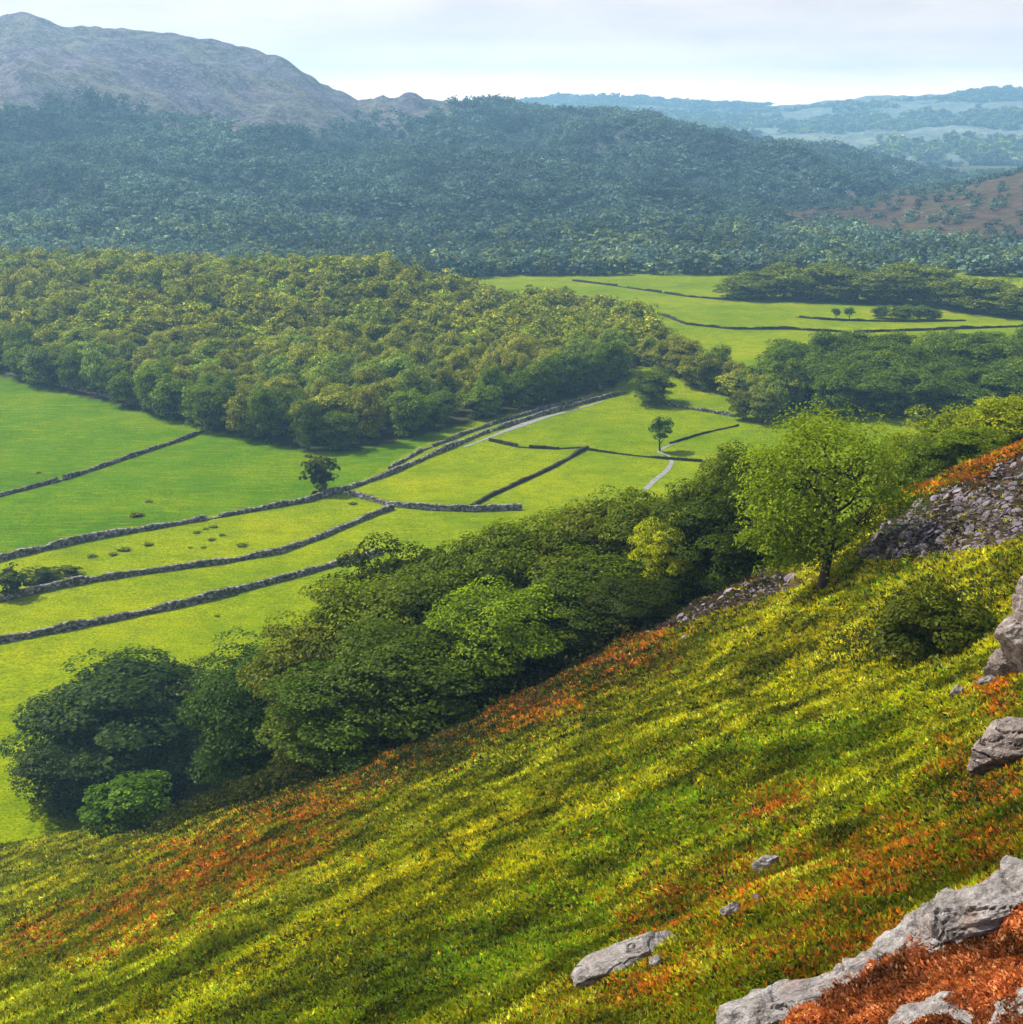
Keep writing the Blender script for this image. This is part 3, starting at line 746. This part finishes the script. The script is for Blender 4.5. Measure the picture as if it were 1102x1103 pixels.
for i, (a, b_, hh, w_) in enumerate([(948, 343, 15, 22), (970, 345, 18, 30), (992, 345, 16, 26), (1006, 345, 13, 16)]):
    field_tree(KMG, i, a, b_, hh, w_, (1.5, 1.5, 1.1), 'low shrub in the short hedge out in the far lime field', 'hedge_shrub', 'shrub', 'shrubs of the short far hedge', ('crown',))
# far clumps of trees on the edge of the far field
fc = [(798, 322, 24, 34), (820, 322, 32, 36), (846, 322, 38, 40), (872, 323, 34, 38), (896, 324, 42, 42), (922, 325, 36, 42), (948, 326, 38, 40), (972, 327, 46, 44), (996, 328, 44, 44), (1012, 330, 34, 34),
      (1040, 334, 36, 40), (1062, 337, 40, 44), (1086, 340, 34, 40), (1108, 342, 38, 40)]
for i, (a, b_, hh, w_) in enumerate(fc):
    near = a < 1020
    v = .9 + .3 * rng.random()
    field_tree(KM, i + 3, a, b_, hh, w_ * 1.6, (v * .85, v * 1.0, v * 1.15), 'round-headed tree in the clump along the upper edge of the far lime field' if near else 'tree in the clump at the right end of the far lime field', group='clump on the edge of the far field' if near else 'clump at the end of the far field')
# dark tussocks of rush in the fields
KT = tree_kind(430, 2, 1.0, 16, 260, .45, NEAR_ST, cb=0, flat=.6)
for i, (a, b_, w_) in enumerate([(147, 556, 14), (161, 541, 8), (213, 574, 8), (222, 570, 6), (230, 568, 8), (228, 582, 8), (240, 577, 7), (262, 588, 11), (160, 587, 10), (133, 593, 12), (122, 598, 9), (100, 600, 10), (220, 590, 6), (205, 590, 5), (380, 543, 8), (234, 664, 6), (42, 510, 6)]):
    b = hit(a, b_, h_floor, 60, 900); s = float((b - CAM) @ FWD) / F
    plant_tree(KT, 'rush_tussock', (b[0], b[1], b[2] - .05), w_ * s * 1.2, w_ * s * .3, i * 1.3, (2.2, 1.9, 1.0), 'small dark tussock in the lime strips between the field walls at left', 'tussock', 'dark tussocks in the fields', ('crown',))

# ------------------------------------------------------------------ far woods (masses)
TREELINE = [(-300, 124), (0, 128), (60, 122), (110, 119), (160, 140), (250, 150), (330, 150), (420, 142), (470, 136), (510, 120), (560, 112), (1100, 100)]
rng = np.random.default_rng(90)
N0 = 52000
az = np.radians(-23 + 46 * rng.random(N0)); r = np.sqrt(740 ** 2 + (3100 ** 2 - 740 ** 2) * rng.random(N0))
x = np.sin(az) * r; y = np.cos(az) * r
zf_ = np.maximum(np.maximum(h_fell(x, y), h_floor(x, y)), h_moor(x, y)); P = np.stack([x, y, zf_], 1)
px, py, dd = project(P)
tl = I(px, TREELINE) + 16 * fbm(x, y, 120, 5, 4) - 14 * rng.random(N0) ** 4
onmoor = (h_moor(x, y) > np.maximum(h_fell(x, y), h_floor(x, y))) & (h_moor(x, y) > 3)
ok = (py > tl) & ((~onmoor) | (rng.random(N0) < .22 + .6 * (py > 268 + 14 * fbm(x, y, 60, 7, 3)))) & (px > -40) & (px < 1140)
farfield = inpoly(px, py, [(520, 298), (790, 296), (1200, 300), (1200, 420), (520, 420)])
tinyfield = ((px - 1030) / 16) ** 2 + ((py - 300) / 9) ** 2 < 1
plain = (~onmoor) & (h_fell(x, y) < h_floor(x, y)) & (y > 1500) & (fbm(x, y, 260, 23, 3) > .05)
ok &= (r < 2150) | ((px > 760) & (h_fell(x, y) < h_floor(x, y)) & (rng.random(N0) < .7))
ok &= ~farfield & ~tinyfield & ~plain
ok &= ~((y < 800) & (px < 520))
P = P[ok]; n = len(P); px = px[ok]; py = py[ok]
lowb = smooth(225, 270, py)
c = np.empty((n, 3)); v = (.55 + .7 * rng.random((n, 1))) * (1 + .9 * fbm(P[:, 0], P[:, 1], 70, 66, 3))[:, None]
c[:] = v * np.array([.85, 1.15, 1.1]); c += lowb[:, None] * v * np.array([.5, .35, -.4]) * (rng.random((n, 1)) < .4)
FAR_ST = [(0, (.028, .036, .036)), (.5, (.098, .112, .090)), (1, (.28, .30, .23))]  # leaf tones shifted to blue-grey, painting distance haze into the foliage
VF = variants(6, 13, 12, 18, 150, 2.2, FAR_ST, flat=.5, droop=.2, fill=.12)
mass('far_woodland', P - np.array([0, 0, .5]), (10 + 8 * rng.random(n)) * np.where(onmoor[ok], .6, 1), (8 + 8 * rng.random(n)) * np.where(onmoor[ok], .5, 1), VF, c, M_mass, rng)
print('far', n)
# scrub scattered on the bare fell and the far hills' woods
N0 = 16000
az = np.radians(-22 + 44 * rng.random(N0)); r = np.sqrt(3200 ** 2 + (6500 ** 2 - 3200 ** 2) * rng.random(N0))
x = np.sin(az) * r; y = np.cos(az) * r; P = np.stack([x, y, h_far(x, y)], 1); px, py, dd = project(P)
ok = (px > 480) & (px < 1130) & (fbm(x, y, 500, 55, 4) > .10) & (P[:, 2] > 0)
P = P[ok]; n = len(P)
VX = variants(4, 26, 18, 9, 30, 11, MID_ST, flat=.6)
mass('distant_woodland', P, 22 + 18 * rng.random(n), 12 + 12 * rng.random(n), VX, np.full((n, 3), 1.0) * np.array([1.3, 1.6, 4.0]) * (.6 + .7 * rng.random((n, 1))), M_mass, rng)  # blue raised in the leaf colour as painted haze
# ------------------------------------------------------------------ dry-stone walls
def wall(pts, label, height=1.35, width=.8, name='dry_stone_wall', pale=.5, seed=0, stone=.62, dark=False, gaps=.0):
    rng = np.random.default_rng(900 + seed)
    W = [hit(a, b_, h_floor, 60, 1800) for a, b_ in pts]; W = np.array(W)
    # smooth densify
    seg = np.r_[0, np.cumsum(np.hypot(*np.diff(W[:, :2], axis=0).T))]; L = seg[-1]
    s = np.arange(0, L, stone * .8); X = np.interp(s, seg, W[:, 0]); Y = np.interp(s, seg, W[:, 1])
    X = X + .5 * fbm(s, s * 0, 14, seed, 2); Y = Y + .5 * fbm(s, s * 0 + 9, 14, seed + 5, 2)
    org = np.array([X.mean(), Y.mean(), float(h_floor(X.mean()[None], Y.mean()[None])[0])])
    tx = np.gradient(X); ty = np.gradient(Y); q = np.hypot(tx, ty); tx /= q; ty /= q
    box = np.array([(-1, -1, -1), (1, -1, -1), (1, 1, -1), (-1, 1, -1), (-.8, -.8, 1), (.8, -.8, 1), (.8, .8, 1), (-.8, .8, 1)], float) * .5
    fq = np.array([(0, 3, 2, 1), (4, 5, 6, 7), (0, 1, 5, 4), (1, 2, 6, 5), (2, 3, 7, 6), (3, 0, 4, 7)])
    Vs = []; Fs = []; Cs = []; o = 0
    nc = max(2, int(round(height / .42)))
    height = height * .76; width = width * .85; hv = np.clip(1 + 1.0 * fbm(s, s * 0 + 3, 7, seed + 11, 4), .35, 1.5)
    gap = fbm(s, s * 0, 12, seed + 31, 3)
    for cidx in range(nc):
        for side in (-1, 1):
            m = len(s); k = (rng.random(m) > .03) & ((gap > -.54 + gaps) | (cidx == 0))
            z0 = h_floor(X, Y) - .05 + cidx * (height / nc) * hv
            off = side * width * .22 * (1 - .28 * cidx / nc)
            B = np.broadcast_to(box, (m, 8, 3)).copy()
            B = B + .10 * rng.normal(size=(m, 8, 3))
            B = B * np.stack([stone * (.9 + .5 * rng.random(m)), np.full(m, width * .56), height / nc * hv * 1.25], 1)[:, None]
            wx = X[:, None] + (B[..., 0]) * tx[:, None] - (B[..., 1] + off) * ty[:, None] + .05 * rng.normal(size=(m, 1))
            wy = Y[:, None] + (B[..., 0]) * ty[:, None] + (B[..., 1] + off) * tx[:, None] + .05 * rng.normal(size=(m, 1))
            wz = z0[:, None] + B[..., 2] + height / nc * .5
            G = np.stack([wx, wy, wz], -1)[k].reshape(-1, 3) - org
            mm = int(k.sum())
            Vs.append(G); Fs.append((fq[None] + (np.arange(mm) * 8)[:, None, None]).reshape(-1, 4) + o); o += len(G)
            r = rng.random(mm)
            c = np.where(r[:, None] < pale, np.array((.25, .235, .225)), np.array((.085, .073, .062))) * (.55 + .7 * rng.random((mm, 1)))
            moss = rng.random(mm) < .16; c[moss] = np.array((.10, .11, .03))
            if dark: c = c * np.array((.42, .36, .26))
            Cs.append(np.repeat(c, 6, 0))
    ob = mesh_np(name, np.concatenate(Vs), np.concatenate(Fs), M_wall, col=np.concatenate(Cs))
    ob.location = org
    return tag(ob, label, 'wall')

walls = [
 ([(-60, 548), (0, 535), (70, 517), (130, 497), (185, 478), (225, 463)], 'grey stone wall climbing across the dark green field to the wood at left', 1.4, 1.0, .3),
 ([(-60, 616), (0, 604), (90, 583), (170, 569), (250, 555), (330, 541), (366, 531)], 'uppermost long stone wall under the dark green field, ending at the bushy tree', 1.6, 1.3, .5),
 ([(-60, 657), (0, 648), (70, 632), (150, 619), (240, 607), (300, 596), (350, 578), (400, 556), (424, 548)], 'middle one of the three long stone walls across the lime strips', 1.5, 1.1, .5),
 ([(-60, 702), (0, 692), (80, 677), (160, 661), (240, 643), (320, 621), (386, 602), (410, 597)], 'lowest of the three long stone walls, running into the tree belt', 1.5, 1.1, .5),
 ([(366, 530), (420, 511), (470, 489), (520, 468), (580, 448), (630, 434), (672, 424)], 'stone wall along the near side of the track below the wood', 1.4, 1.1, .55),
 ([(420, 505), (455, 486), (500, 468), (540, 454), (600, 438), (640, 428)], 'broken stone wall along the far side of the track, at the foot of the wood', 1.2, .9, .5),
 ([(366, 530), (392, 537), (422, 545), (460, 549), (510, 551), (560, 549)], 'pale stone wall curving right from the wall junction to the tree belt', 1.5, 1.3, .65),
 ([(8, 403), (45, 410), (100, 424), (135, 432), (175, 441), (208, 449)], 'tumbled pale wall at the shaded foot of the wood, far left', 1.3, 1.2, .75),
 ([(528, 475), (560, 482), (600, 484), (634, 482)], 'dark mossy wall along the top of the small paddock', 1.1, 1.1, .0),
 ([(634, 483), (600, 502), (560, 521), (530, 534), (508, 546)], 'dark mossy wall slanting down the right side of the small paddock', 1.0, 1.0, .0),
 ([(634, 485), (680, 491), (720, 495), (760, 498)], 'thin dark wall running right from the paddock corner past the pale path', .8, .5, .0),
 ([(722, 478), (745, 471), (770, 464), (795, 459)], 'short dark ditch-side wall right of the slender field tree', .8, .5, .0),
 ([(716, 436), (745, 441), (790, 449)], 'grey wall below the tail of the wood, right of the rounded tree', 1.2, 1.0, .4),
 ([(618, 303), (660, 308), (700, 314), (740, 320), (790, 324)], 'upper thin wall across the far lime field', 1.3, 1.2, .1),
 ([(615, 318), (660, 325), (700, 336), (740, 350), (790, 355), (850, 355), (920, 359), (1000, 356), (1110, 352)], 'long thin wall winding across the far lime field', 1.3, 1.2, .1),
 ([(858, 342), (890, 345), (960, 347), (1040, 346)], 'short wall beside the two tiny trees in the far lime field', 1.2, 1.1, .1),
]
for i, (pt, lab, hgt, wid, pale) in enumerate(walls):
    wall(pt, lab, hgt, wid, pale=pale, seed=i, dark=pale < .15, stone=.62 if i < 13 else 1.0, gaps=.12 if i in (5, 7) else 0)

def ribbon(name, pts, wpx, mat, lift=.06):
    W = np.array([hit(a, b_, h_floor, 60, 1500) for a, b_ in pts]); wid = np.interp(np.linspace(0, 1, 60), np.linspace(0, 1, len(wpx)), wpx)
    s = np.linspace(0, 1, len(W)); q = np.linspace(0, 1, 60)
    X = np.interp(q, s, W[:, 0]); Y = np.interp(q, s, W[:, 1]); tx = np.gradient(X); ty = np.gradient(Y); n_ = np.hypot(tx, ty); tx /= n_; ty /= n_
    V = []
    for j in (-1, 1):
        w = wid * (.5 + .25 * fbm(q * 30 + j * 7, q * 0, 3, 4, 2)) * j
        x = X - ty * w; y = Y + tx * w; V.append(np.stack([x, y, h_floor(x, y) + lift], 1))
    V = np.concatenate(V); i = np.arange(59); Fq = np.stack([i, i + 1, i + 61, i + 60], 1)
    return tag(mesh_np(name, V, Fq, mat), kind='structure')
ribbon('track', [(500, 482), (540, 466), (565, 457), (590, 449), (650, 432)], [.6, 1.5, 2.4, 1.6, .6], M_path)
ribbon('footpath', [(694, 528), (706, 517), (718, 507), (724, 498), (720, 491), (709, 487), (716, 482), (730, 476)], [1.3, 1.6, 1.5, 1.0, .6, 1.0, .8, .3], M_path)

# ------------------------------------------------------------------ rocks
def fbm3(V, scale, seed, oct=4):
    return (fbm(V[..., 0] + 3.1 * V[..., 2], V[..., 1] - 2.3 * V[..., 2], scale, seed, oct) + fbm(V[..., 2] * 1.7 + 5, V[..., 0] - .6 * V[..., 1], scale, seed + 50, oct)) * .7
def rock_arrays(rng, dims, sub=4, planes=11, rough=.05, sharp=.0):
    bm = bmesh.new(); bmesh.ops.create_icosphere(bm, subdivisions=sub, radius=1)
    V = np.array([v.co[:] for v in bm.verts]); Fc = np.array([[v.index for v in f.verts] for f in bm.faces]); bm.free()
    N = unit(rng.normal(size=(planes, 3))); dd = .56 + .40 * rng.random(planes)
    dot = V @ N.T
    r = np.min(np.where(dot > .05, dd / np.maximum(dot, .05), 9), 1); r = np.minimum(r, 1.08)
    sd = int(rng.integers(1e4))
    if sub >= 4:
        P = V * r[:, None] * np.array(dims) / np.mean(dims)
        ax = unit(rng.normal(size=3) * np.array([.35, .35, 1])); lay = (P @ ax) * 5.5 + 1.6 * fbm3(P, 1.1, sd)
        r = r * (1 + .055 * (_h(np.floor(lay), np.floor(lay) * 0, sd) - .5) * 2)
        cr = np.abs(fbm3(P, 1.0, sd + 9, 3)); r = r * (1 - .10 * np.exp(-(cr / .022) ** 2))
        r = r * (1 + rough * 1.6 * fbm3(P, .5, sd + 3, 5))
    else:
        r = r * (1 + rough * 2 * fbm3(V, .6, sd))
    return V * r[:, None] * np.array(dims), Fc
def rock(name, loc, dims, label, cat='rock', rot=(0, 0, 0), mat=None, seed=1, sub=5, rough=.06, group=None, planes=13):
    v, f = rock_arrays(np.random.default_rng(seed), dims, sub, planes, rough)
    o = mesh_np(name, v, f, mat or M_rock, smooth_=False); o.location = loc; o.rotation_euler = rot
    return tag(o, label, cat, group)

def rock_px(name, px, py, wpx, hpx, lab, deep=.8, rot=(0, 0, 0), sink=.2, **kw):
    if wpx > 60: kw.setdefault('sub', 6)
    """a rock whose middle shows at (px, py), seated in the hillside"""
    b = hit(px, py + hpx * .3, h_hill); s = float((b - CAM) @ FWD) / F
    dims = (wpx * s * .55, wpx * s * .55 * deep, hpx * s * .62)
    return rock(name, (b[0], b[1], b[2] + dims[2] * sink), dims, lab, rot=rot, **kw)
rock_px('boulder', 688, 1022, 132, 46, 'flat grey boulder with a pale lit top in the bracken at lower middle', .55, (.05, -.30, .1), -.12, seed=12)
rock_px('boulder', 707, 1038, 14, 12, 'fist-sized pale stone at the right foot of the flat grey boulder', seed=13, sub=3, sink=1.0)
rock_px('boulder', 680, 1052, 9, 8, 'tiny pale stone under the flat grey boulder', seed=14, sub=3)
rock_px('boulder', 825, 934, 36, 16, 'long thin grey stone half sunk in the green and orange bracken', .5, (0, -.35, .1), 1.0, seed=15, sub=4)
rock_px('boulder', 787, 982, 22, 14, 'small pale grey stone among orange bracken', .7, (0, -.2, 0), 1.0, seed=16, sub=4)
rock_px('boulder', 814, 969, 11, 9, 'very small stone between the thin stone and the pale grey stone', seed=17, sub=3, sink=1.0)
rock_px('boulder', 1030, 745, 20, 16, 'pale tilted stone standing by itself left of the rock outcrop', .6, (0, -.7, .2), .5, seed=18, sub=4)
rock_px('boulder', 1062, 735, 22, 12, 'low grey stone at the foot of the tall rock outcrop', .7, (0, -.2, .2), .4, seed=19, sub=4)
rock_px('boulder', 737, 686, 10, 7, 'lone white stone below the lower scree', seed=20, sub=3)
rock_px('boulder', 1084, 800, 90, 62, 'large pinkish grey boulder at the right edge below the outcrop', .8, (0, -.3, .2), .35, seed=31, mat=M_rockface)
rock_px('boulder', 1052, 828, 18, 9, 'small flat stone at the left foot of the large pinkish boulder', seed=22, sub=3)

# tall outcrop at the right edge: a stack of jointed blocks with a rounded top
b = hit(1100, 728, h_hill); s = float((b - CAM) @ FWD) / F
root = empty('rock_outcrop', (b[0], b[1], b[2] - .3)); tag(root, 'tall jointed grey rock outcrop with rounded top at the right edge', 'outcrop')
rg2 = np.random.default_rng(61)
blocks = [(24, 72, 66, 100, 0), (8, 46, 62, 62, 1), (26, 34, 76, 76, 2), (-16, 8, 30, 30, 3), (0, 10, 46, 40, 4), (52, 60, 70, 110, 5)]
pv = []
for (dx, zc, wd, ht, k) in blocks:
    v, f = rock_arrays(np.random.default_rng(700 + k), (wd * s * .58, wd * s * .5, ht * s * .62), 5, 12, .06)
    v = v + np.array([dx * s, (8 + 4 * k) * s, zc * s]); pv.append((v, f))
mesh_np('rock_blocks', *join(pv), M_rockface, root)

# the ledge of rock at lower right
def ledge(pts, label, seed, thick):
    rng = np.random.default_rng(seed)
    W = np.array([hit(a, b_, h_hill, 6, 200) for a, b_ in pts]); seg = np.r_[0, np.cumsum(np.linalg.norm(np.diff(W, axis=0), axis=1))]
    n = 620; m = 96; s = np.linspace(0, seg[-1], n)
    C = np.stack([np.interp(s, seg, W[:, k]) for k in range(3)], 1)
    ker = np.ones(35) / 35
    for k in range(3):
        C[:, k] = np.convolve(np.pad(C[:, k], 17, 'edge'), ker, 'valid')
    T = unit(np.gradient(C, axis=0)); Nn = unit(np.cross(T, np.array([0, 0, 1.0]))); B = unit(np.cross(Nn, T))
    th = np.linspace(0, 2 * np.pi, m, endpoint=False)
    S, TH = np.meshgrid(s, th, indexing='ij')
    # faceted section: superellipse, stepped by joints along the ledge
    joint = np.floor(S / .9 + .45 * np.sin(TH) + .3 * np.sin(S * 2.1)); jr = _h(joint, joint * 0 + 3, seed) - .5
    end = np.clip(np.minimum(S / .8, (seg[-1] - S) / .8), .05, 1) ** .5
    wv = thick * (1 + .7 * fbm(S, S * 0, 1.7, seed, 4) + .3 * jr) * end
    ce, se = np.cos(TH), np.sin(TH)
    rad = 1 / (np.abs(ce) ** 3.2 + np.abs(se) ** 3.2) ** (1 / 3.2)
    nn = fbm(S * 1.6 + TH * .0, TH * 1.5 + S * .2, .5, seed + 3, 4)
    rad = rad * (1 + .24 * nn)
    fr = (S / .9 + .45 * np.sin(TH) + .3 * np.sin(S * 2.1)) % 1
    rad = rad - .10 * np.exp(-((fr - .5) / .5 - 1) ** 2 / .006) - .10 * np.exp(-((fr - .5) / .5 + 1) ** 2 / .006)
    q3 = np.stack([S, ce * rad * .6, se * rad * .5], -1)
    crk = np.abs(fbm3(q3, 1.1, seed + 21, 3)); rad = rad * (1 - .13 * np.exp(-(crk / .05) ** 2))
    lay = (q3[..., 2] + .25 * q3[..., 1]) * 7 + 1.5 * fbm3(q3, 1.4, seed + 4)
    rad = rad * (1 + .20 * fbm3(q3, .45, seed + 8, 5))
    V = C[:, None] + Nn[:, None] * (ce * rad * wv * .62)[..., None] + B[:, None] * (se * rad * wv * .45)[..., None]
    org = C.mean(0); V = V.reshape(-1, 3) - org
    i = np.arange(n - 1)[:, None] * m; j = np.arange(m)[None]; j2 = (j + 1) % m
    Fq = np.stack([i + j, i + j2, i + m + j2, i + m + j], -1).reshape(-1, 4)
    o = mesh_np('rock_ledge', V, Fq, M_rock); o.location = org
    return tag(o, label, 'rock')
ledge([(765, 1140), (800, 1116), (850, 1090), (900, 1070), (945, 1050), (975, 1028), (1015, 1006), (1060, 990), (1110, 966), (1160, 946)], 'long weathered grey rock ledge rising to the right beside the rust-red heather', 5, .80)
ledge([(960, 1118), (990, 1102), (1030, 1094), (1060, 1110)], 'low hump of grey rock at the bottom edge under the red heather', 6, .5)
ledge([(1062, 1118), (1090, 1096), (1125, 1082), (1160, 1076)], 'grey rock corner at the bottom right, below the red heather', 7, .6)

# scree: the larger stones one by one, the smallest as a mass
rng = np.random.default_rng(314)
SK = []
for k in range(7):
    v, f = rock_arrays(np.random.default_rng(800 + k), (1, .6, .2), 2, 6, .03); SK.append(mesh_np('scree_stone', v, f, M_scree, data_only=True))
def scree(poly, n, lab, grp, s0, s1, seed):
    rng = np.random.default_rng(seed); a = np.array(poly); k = 0
    while k < n:
        px_, py_ = a[:, 0].min() + np.ptp(a[:, 0]) * rng.random(), a[:, 1].min() + np.ptp(a[:, 1]) * rng.random()
        if not inpoly(np.array([px_]), np.array([py_]), poly)[0] or px_ > 1110: continue
        b = hit(px_, py_, h_hill, 30, 200); s = float((b - CAM) @ FWD) / F * (s0 + (s1 - s0) * rng.random() ** 1.8)
        o = bpy.data.objects.new('scree_stone', SK[k % 7]); COL.objects.link(o); o.location = (b[0], b[1], b[2] + .22 * s)
        o.scale = (s, s, s * (.8 + .8 * rng.random())); o.rotation_euler = (rng.normal() * .25 + .25, -.45 + rng.normal() * .35, rng.normal() * .5)
        v = .7 + .75 * rng.random(); o.color = (v * 1.04, v * .98, v * 1.04, 1)
        tag(o, lab, 'stone', grp); k += 1
scree(SCREE_A, 70, 'loose grey stone in the small scree below the belt, left of the lone tree', 'stones of the lower scree', 3, 8, 1)
scree(SCREE_B, 200, 'loose grey slab in the wide scree right of the lone tree', 'stones of the upper scree', 2.8, 8.5, 2)
# rubble between them
def rubble():
    rng = np.random.default_rng(99); Vs = []; Fs = []; o = 0
    v0, f0 = rock_arrays(np.random.default_rng(5), (1, .7, .35), 1, 8, .05)
    for poly, n in ((SCREE_A, 450), (SCREE_B, 1500)):
        a = np.array(poly); px_ = a[:, 0].min() + np.ptp(a[:, 0]) * rng.random(n * 4); py_ = a[:, 1].min() + np.ptp(a[:, 1]) * rng.random(n * 4)
        k = inpoly(px_, py_, poly) & (px_ < 1120); px_, py_ = px_[k][:n], py_[k][:n]
        for u, w_ in zip(px_, py_):
            b = hit(u, w_, hill_base, 40, 160); b[2] = h_hill(b[None, 0], b[None, 1])[0]; s = float((b - CAM) @ FWD) / F * (1.6 + 2.6 * rng.random())
            m = Matrix.Rotation(rng.random() * 6.28, 3, 'Z') @ Matrix.Rotation(rng.normal() * .5, 3, 'X')
            Vs.append((v0 * s) @ np.array(m).T + b + np.array([0, 0, .1 * s])); Fs.append(f0 + o); o += len(v0)
    ob = mesh_np('rubble', np.concatenate(Vs), np.concatenate(Fs), M_scree); ob.color = (.75, .68, .7, 1)
    tag(ob, kind='stuff')
rubble()

# dark shrub on the slope
b = hit(1003, 705, h_hill); s = float((b - CAM) @ FWD) / F
KS = tree_kind(440, 4, 2, 70, 7000, .16, NEAR_ST, cb=0, flat=.55)
plant_tree(KS, 'gorse_bush', (b[0], b[1], b[2] - .2), 130 * s, 70 * s, .3, (1.0, .85, .7), 'low dark spreading bush on the yellow slope left of the rock outcrop', 'bush', None, ('crown',))

# undergrowth along the foot of the tree belt
def undergrowth():
    rng = np.random.default_rng(12); n = 5200
    u = 2.6 + rng.random(n) * (len(EDGE) - 6.6); i = u.astype(int); f = u - i; E = np.array(EDGE, float)
    W = np.array([hit(a, b_, h_near) for a, b_ in EDGE]); base = W[i] * (1 - f[:, None]) + W[i + 1] * f[:, None]
    dn = np.array([-.65, .76]); base[:, :2] += dn * (rng.random(n) * 22 - 1.0)[:, None] + .6 * rng.normal(size=(n, 2))
    base[:, 2] = h_near(base[:, 0], base[:, 1])
    m = 14; idx = np.repeat(np.arange(n), m)
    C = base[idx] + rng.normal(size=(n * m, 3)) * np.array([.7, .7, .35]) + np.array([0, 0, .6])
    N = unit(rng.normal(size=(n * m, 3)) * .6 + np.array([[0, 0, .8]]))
    c = tone_col(rng.random(n * m), [(0, (.012, .016, .003)), (.6, (.03, .036, .006)), (1, (.06, .06, .010))])  # leaf tones darkened to paint the shade under the belt
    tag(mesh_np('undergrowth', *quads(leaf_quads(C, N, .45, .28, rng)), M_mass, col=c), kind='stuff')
undergrowth()

# ------------------------------------------------------------------ air, light, sky
hx = bpy.data.meshes.new('haze'); bm = bmesh.new(); bmesh.ops.create_cube(bm, size=1); bm.to_mesh(hx); bm.free()
hz = bpy.data.objects.new('haze', hx); COL.objects.link(hz); hz.scale = (14000, 7900, 480); hz.location = (0, 3800, 130)
tag(hz, kind='stuff')
t = NT('haze'); v = t.n('ShaderNodeVolumePrincipled'); v.inputs['Color'].default_value = (.31, .63, 1.0, 1); v.inputs['Density'].default_value = 2.15e-4; v.inputs['Anisotropy'].default_value = .35
t.l(v.outputs[0], t.out.inputs['Volume']); hx.materials.append(t.m)

SUN_EL, SUN_AZ = R(50), R(-60)          # azimuth from +Y, negative to the left
sd = bpy.data.lights.new('sun', 'SUN'); so = bpy.data.objects.new('sun', sd); COL.objects.link(so)
sd.energy = 5.0; sd.angle = R(.6); sd.color = (1, .94, .80)
dv = Vector((math.sin(SUN_AZ) * math.cos(SUN_EL), math.cos(SUN_AZ) * math.cos(SUN_EL), math.sin(SUN_EL)))
so.rotation_euler = dv.to_track_quat('Z', 'Y').to_euler(); so.location = (0, 0, 300)

SKY_LOW = [(.0, (34, 26, 19)), (.02, (27, 21, 16.5)), (.035, (17.0, 13.6, 11.2)), (.055, (10.6, 8.5, 7.1)), (.085, (8.7, 7.0, 6.0))]
w = bpy.data.worlds.new('World'); SC.world = w; w.use_nodes = True; nt = w.node_tree; nt.nodes.clear()
o = nt.nodes.new('ShaderNodeOutputWorld'); bg = nt.nodes.new('ShaderNodeBackground'); sky = nt.nodes.new('ShaderNodeTexSky')
sky.sky_type = 'NISHITA'; sky.sun_disc = False; sky.sun_elevation = SUN_EL; sky.sun_rotation = SUN_AZ % (2 * math.pi); sky.dust_density = 3
tc = nt.nodes.new('ShaderNodeTexCoord'); mp = nt.nodes.new('ShaderNodeMapping'); mp.inputs['Scale'].default_value = (2.2, 2.2, 9)
L = nt.links.new
def node(tp, **kw):
    n_ = nt.nodes.new(tp)
    for k, v_ in kw.items(): setattr(n_, k, v_)
    return n_
nz = node('ShaderNodeTexNoise'); nz.inputs['Scale'].default_value = 2.2; nz.inputs['Detail'].default_value = 7; nz.inputs['Roughness'].default_value = .62
L(tc.outputs['Generated'], mp.inputs[0]); L(mp.outputs[0], nz.inputs['Vector'])
sep = node('ShaderNodeSeparateXYZ'); L(tc.outputs['Generated'], sep.inputs[0])
band_ = node('ShaderNodeMapRange', interpolation_type='SMOOTHSTEP'); L(sep.outputs[2], band_.inputs[0])
band_.inputs[1].default_value = .09; band_.inputs[2].default_value = .34; band_.inputs[3].default_value = 1; band_.inputs[4].default_value = 0
cl = node('ShaderNodeMapRange'); L(nz.outputs['Fac'], cl.inputs[0]); cl.inputs[1].default_value = .42; cl.inputs[2].default_value = .66
top_ = node('ShaderNodeMix', data_type='RGBA'); L(cl.outputs[0], top_.inputs[0]); L(sky.outputs[0], top_.inputs[6]); top_.inputs[7].default_value = (5.5, 5.6, 5.8, 1)
zr = node('ShaderNodeValToRGB'); L(sep.outputs[2], zr.inputs[0]); el = zr.color_ramp.elements; [el.new(.5) for _ in range(len(SKY_LOW) - 2)]
for e_, (p_, c_) in zip(el, SKY_LOW): e_.position = p_; e_.color = (*c_, 1)
cm = node('ShaderNodeMapRange'); L(nz.outputs['Fac'], cm.inputs[0]); cm.inputs[1].default_value = .35; cm.inputs[2].default_value = .65; cm.inputs[3].default_value = .80; cm.inputs[4].default_value = 1.08
low_ = node('ShaderNodeMix', data_type='RGBA', blend_type='MULTIPLY'); low_.inputs[0].default_value = 1; L(zr.outputs[0], low_.inputs[6]); L(cm.outputs[0], low_.inputs[7])
mx = node('ShaderNodeMix', data_type='RGBA'); L(band_.outputs[0], mx.inputs[0]); L(top_.outputs[2], mx.inputs[6]); L(low_.outputs[2], mx.inputs[7]); L(mx.outputs[2], bg.inputs[0])
bg.inputs[1].default_value = .09; L(bg.outputs[0], o.inputs[0])

SC.view_settings.view_transform = 'Standard'; SC.view_settings.look = 'None'; SC.view_settings.exposure = 0.85; SC.view_settings.gamma = 1
cy = SC.cycles
cy.use_denoising = True
cy.max_bounces = 5; cy.diffuse_bounces = 2; cy.glossy_bounces = 1; cy.transmission_bounces = 3; cy.volume_bounces = 0; cy.transparent_max_bounces = 4
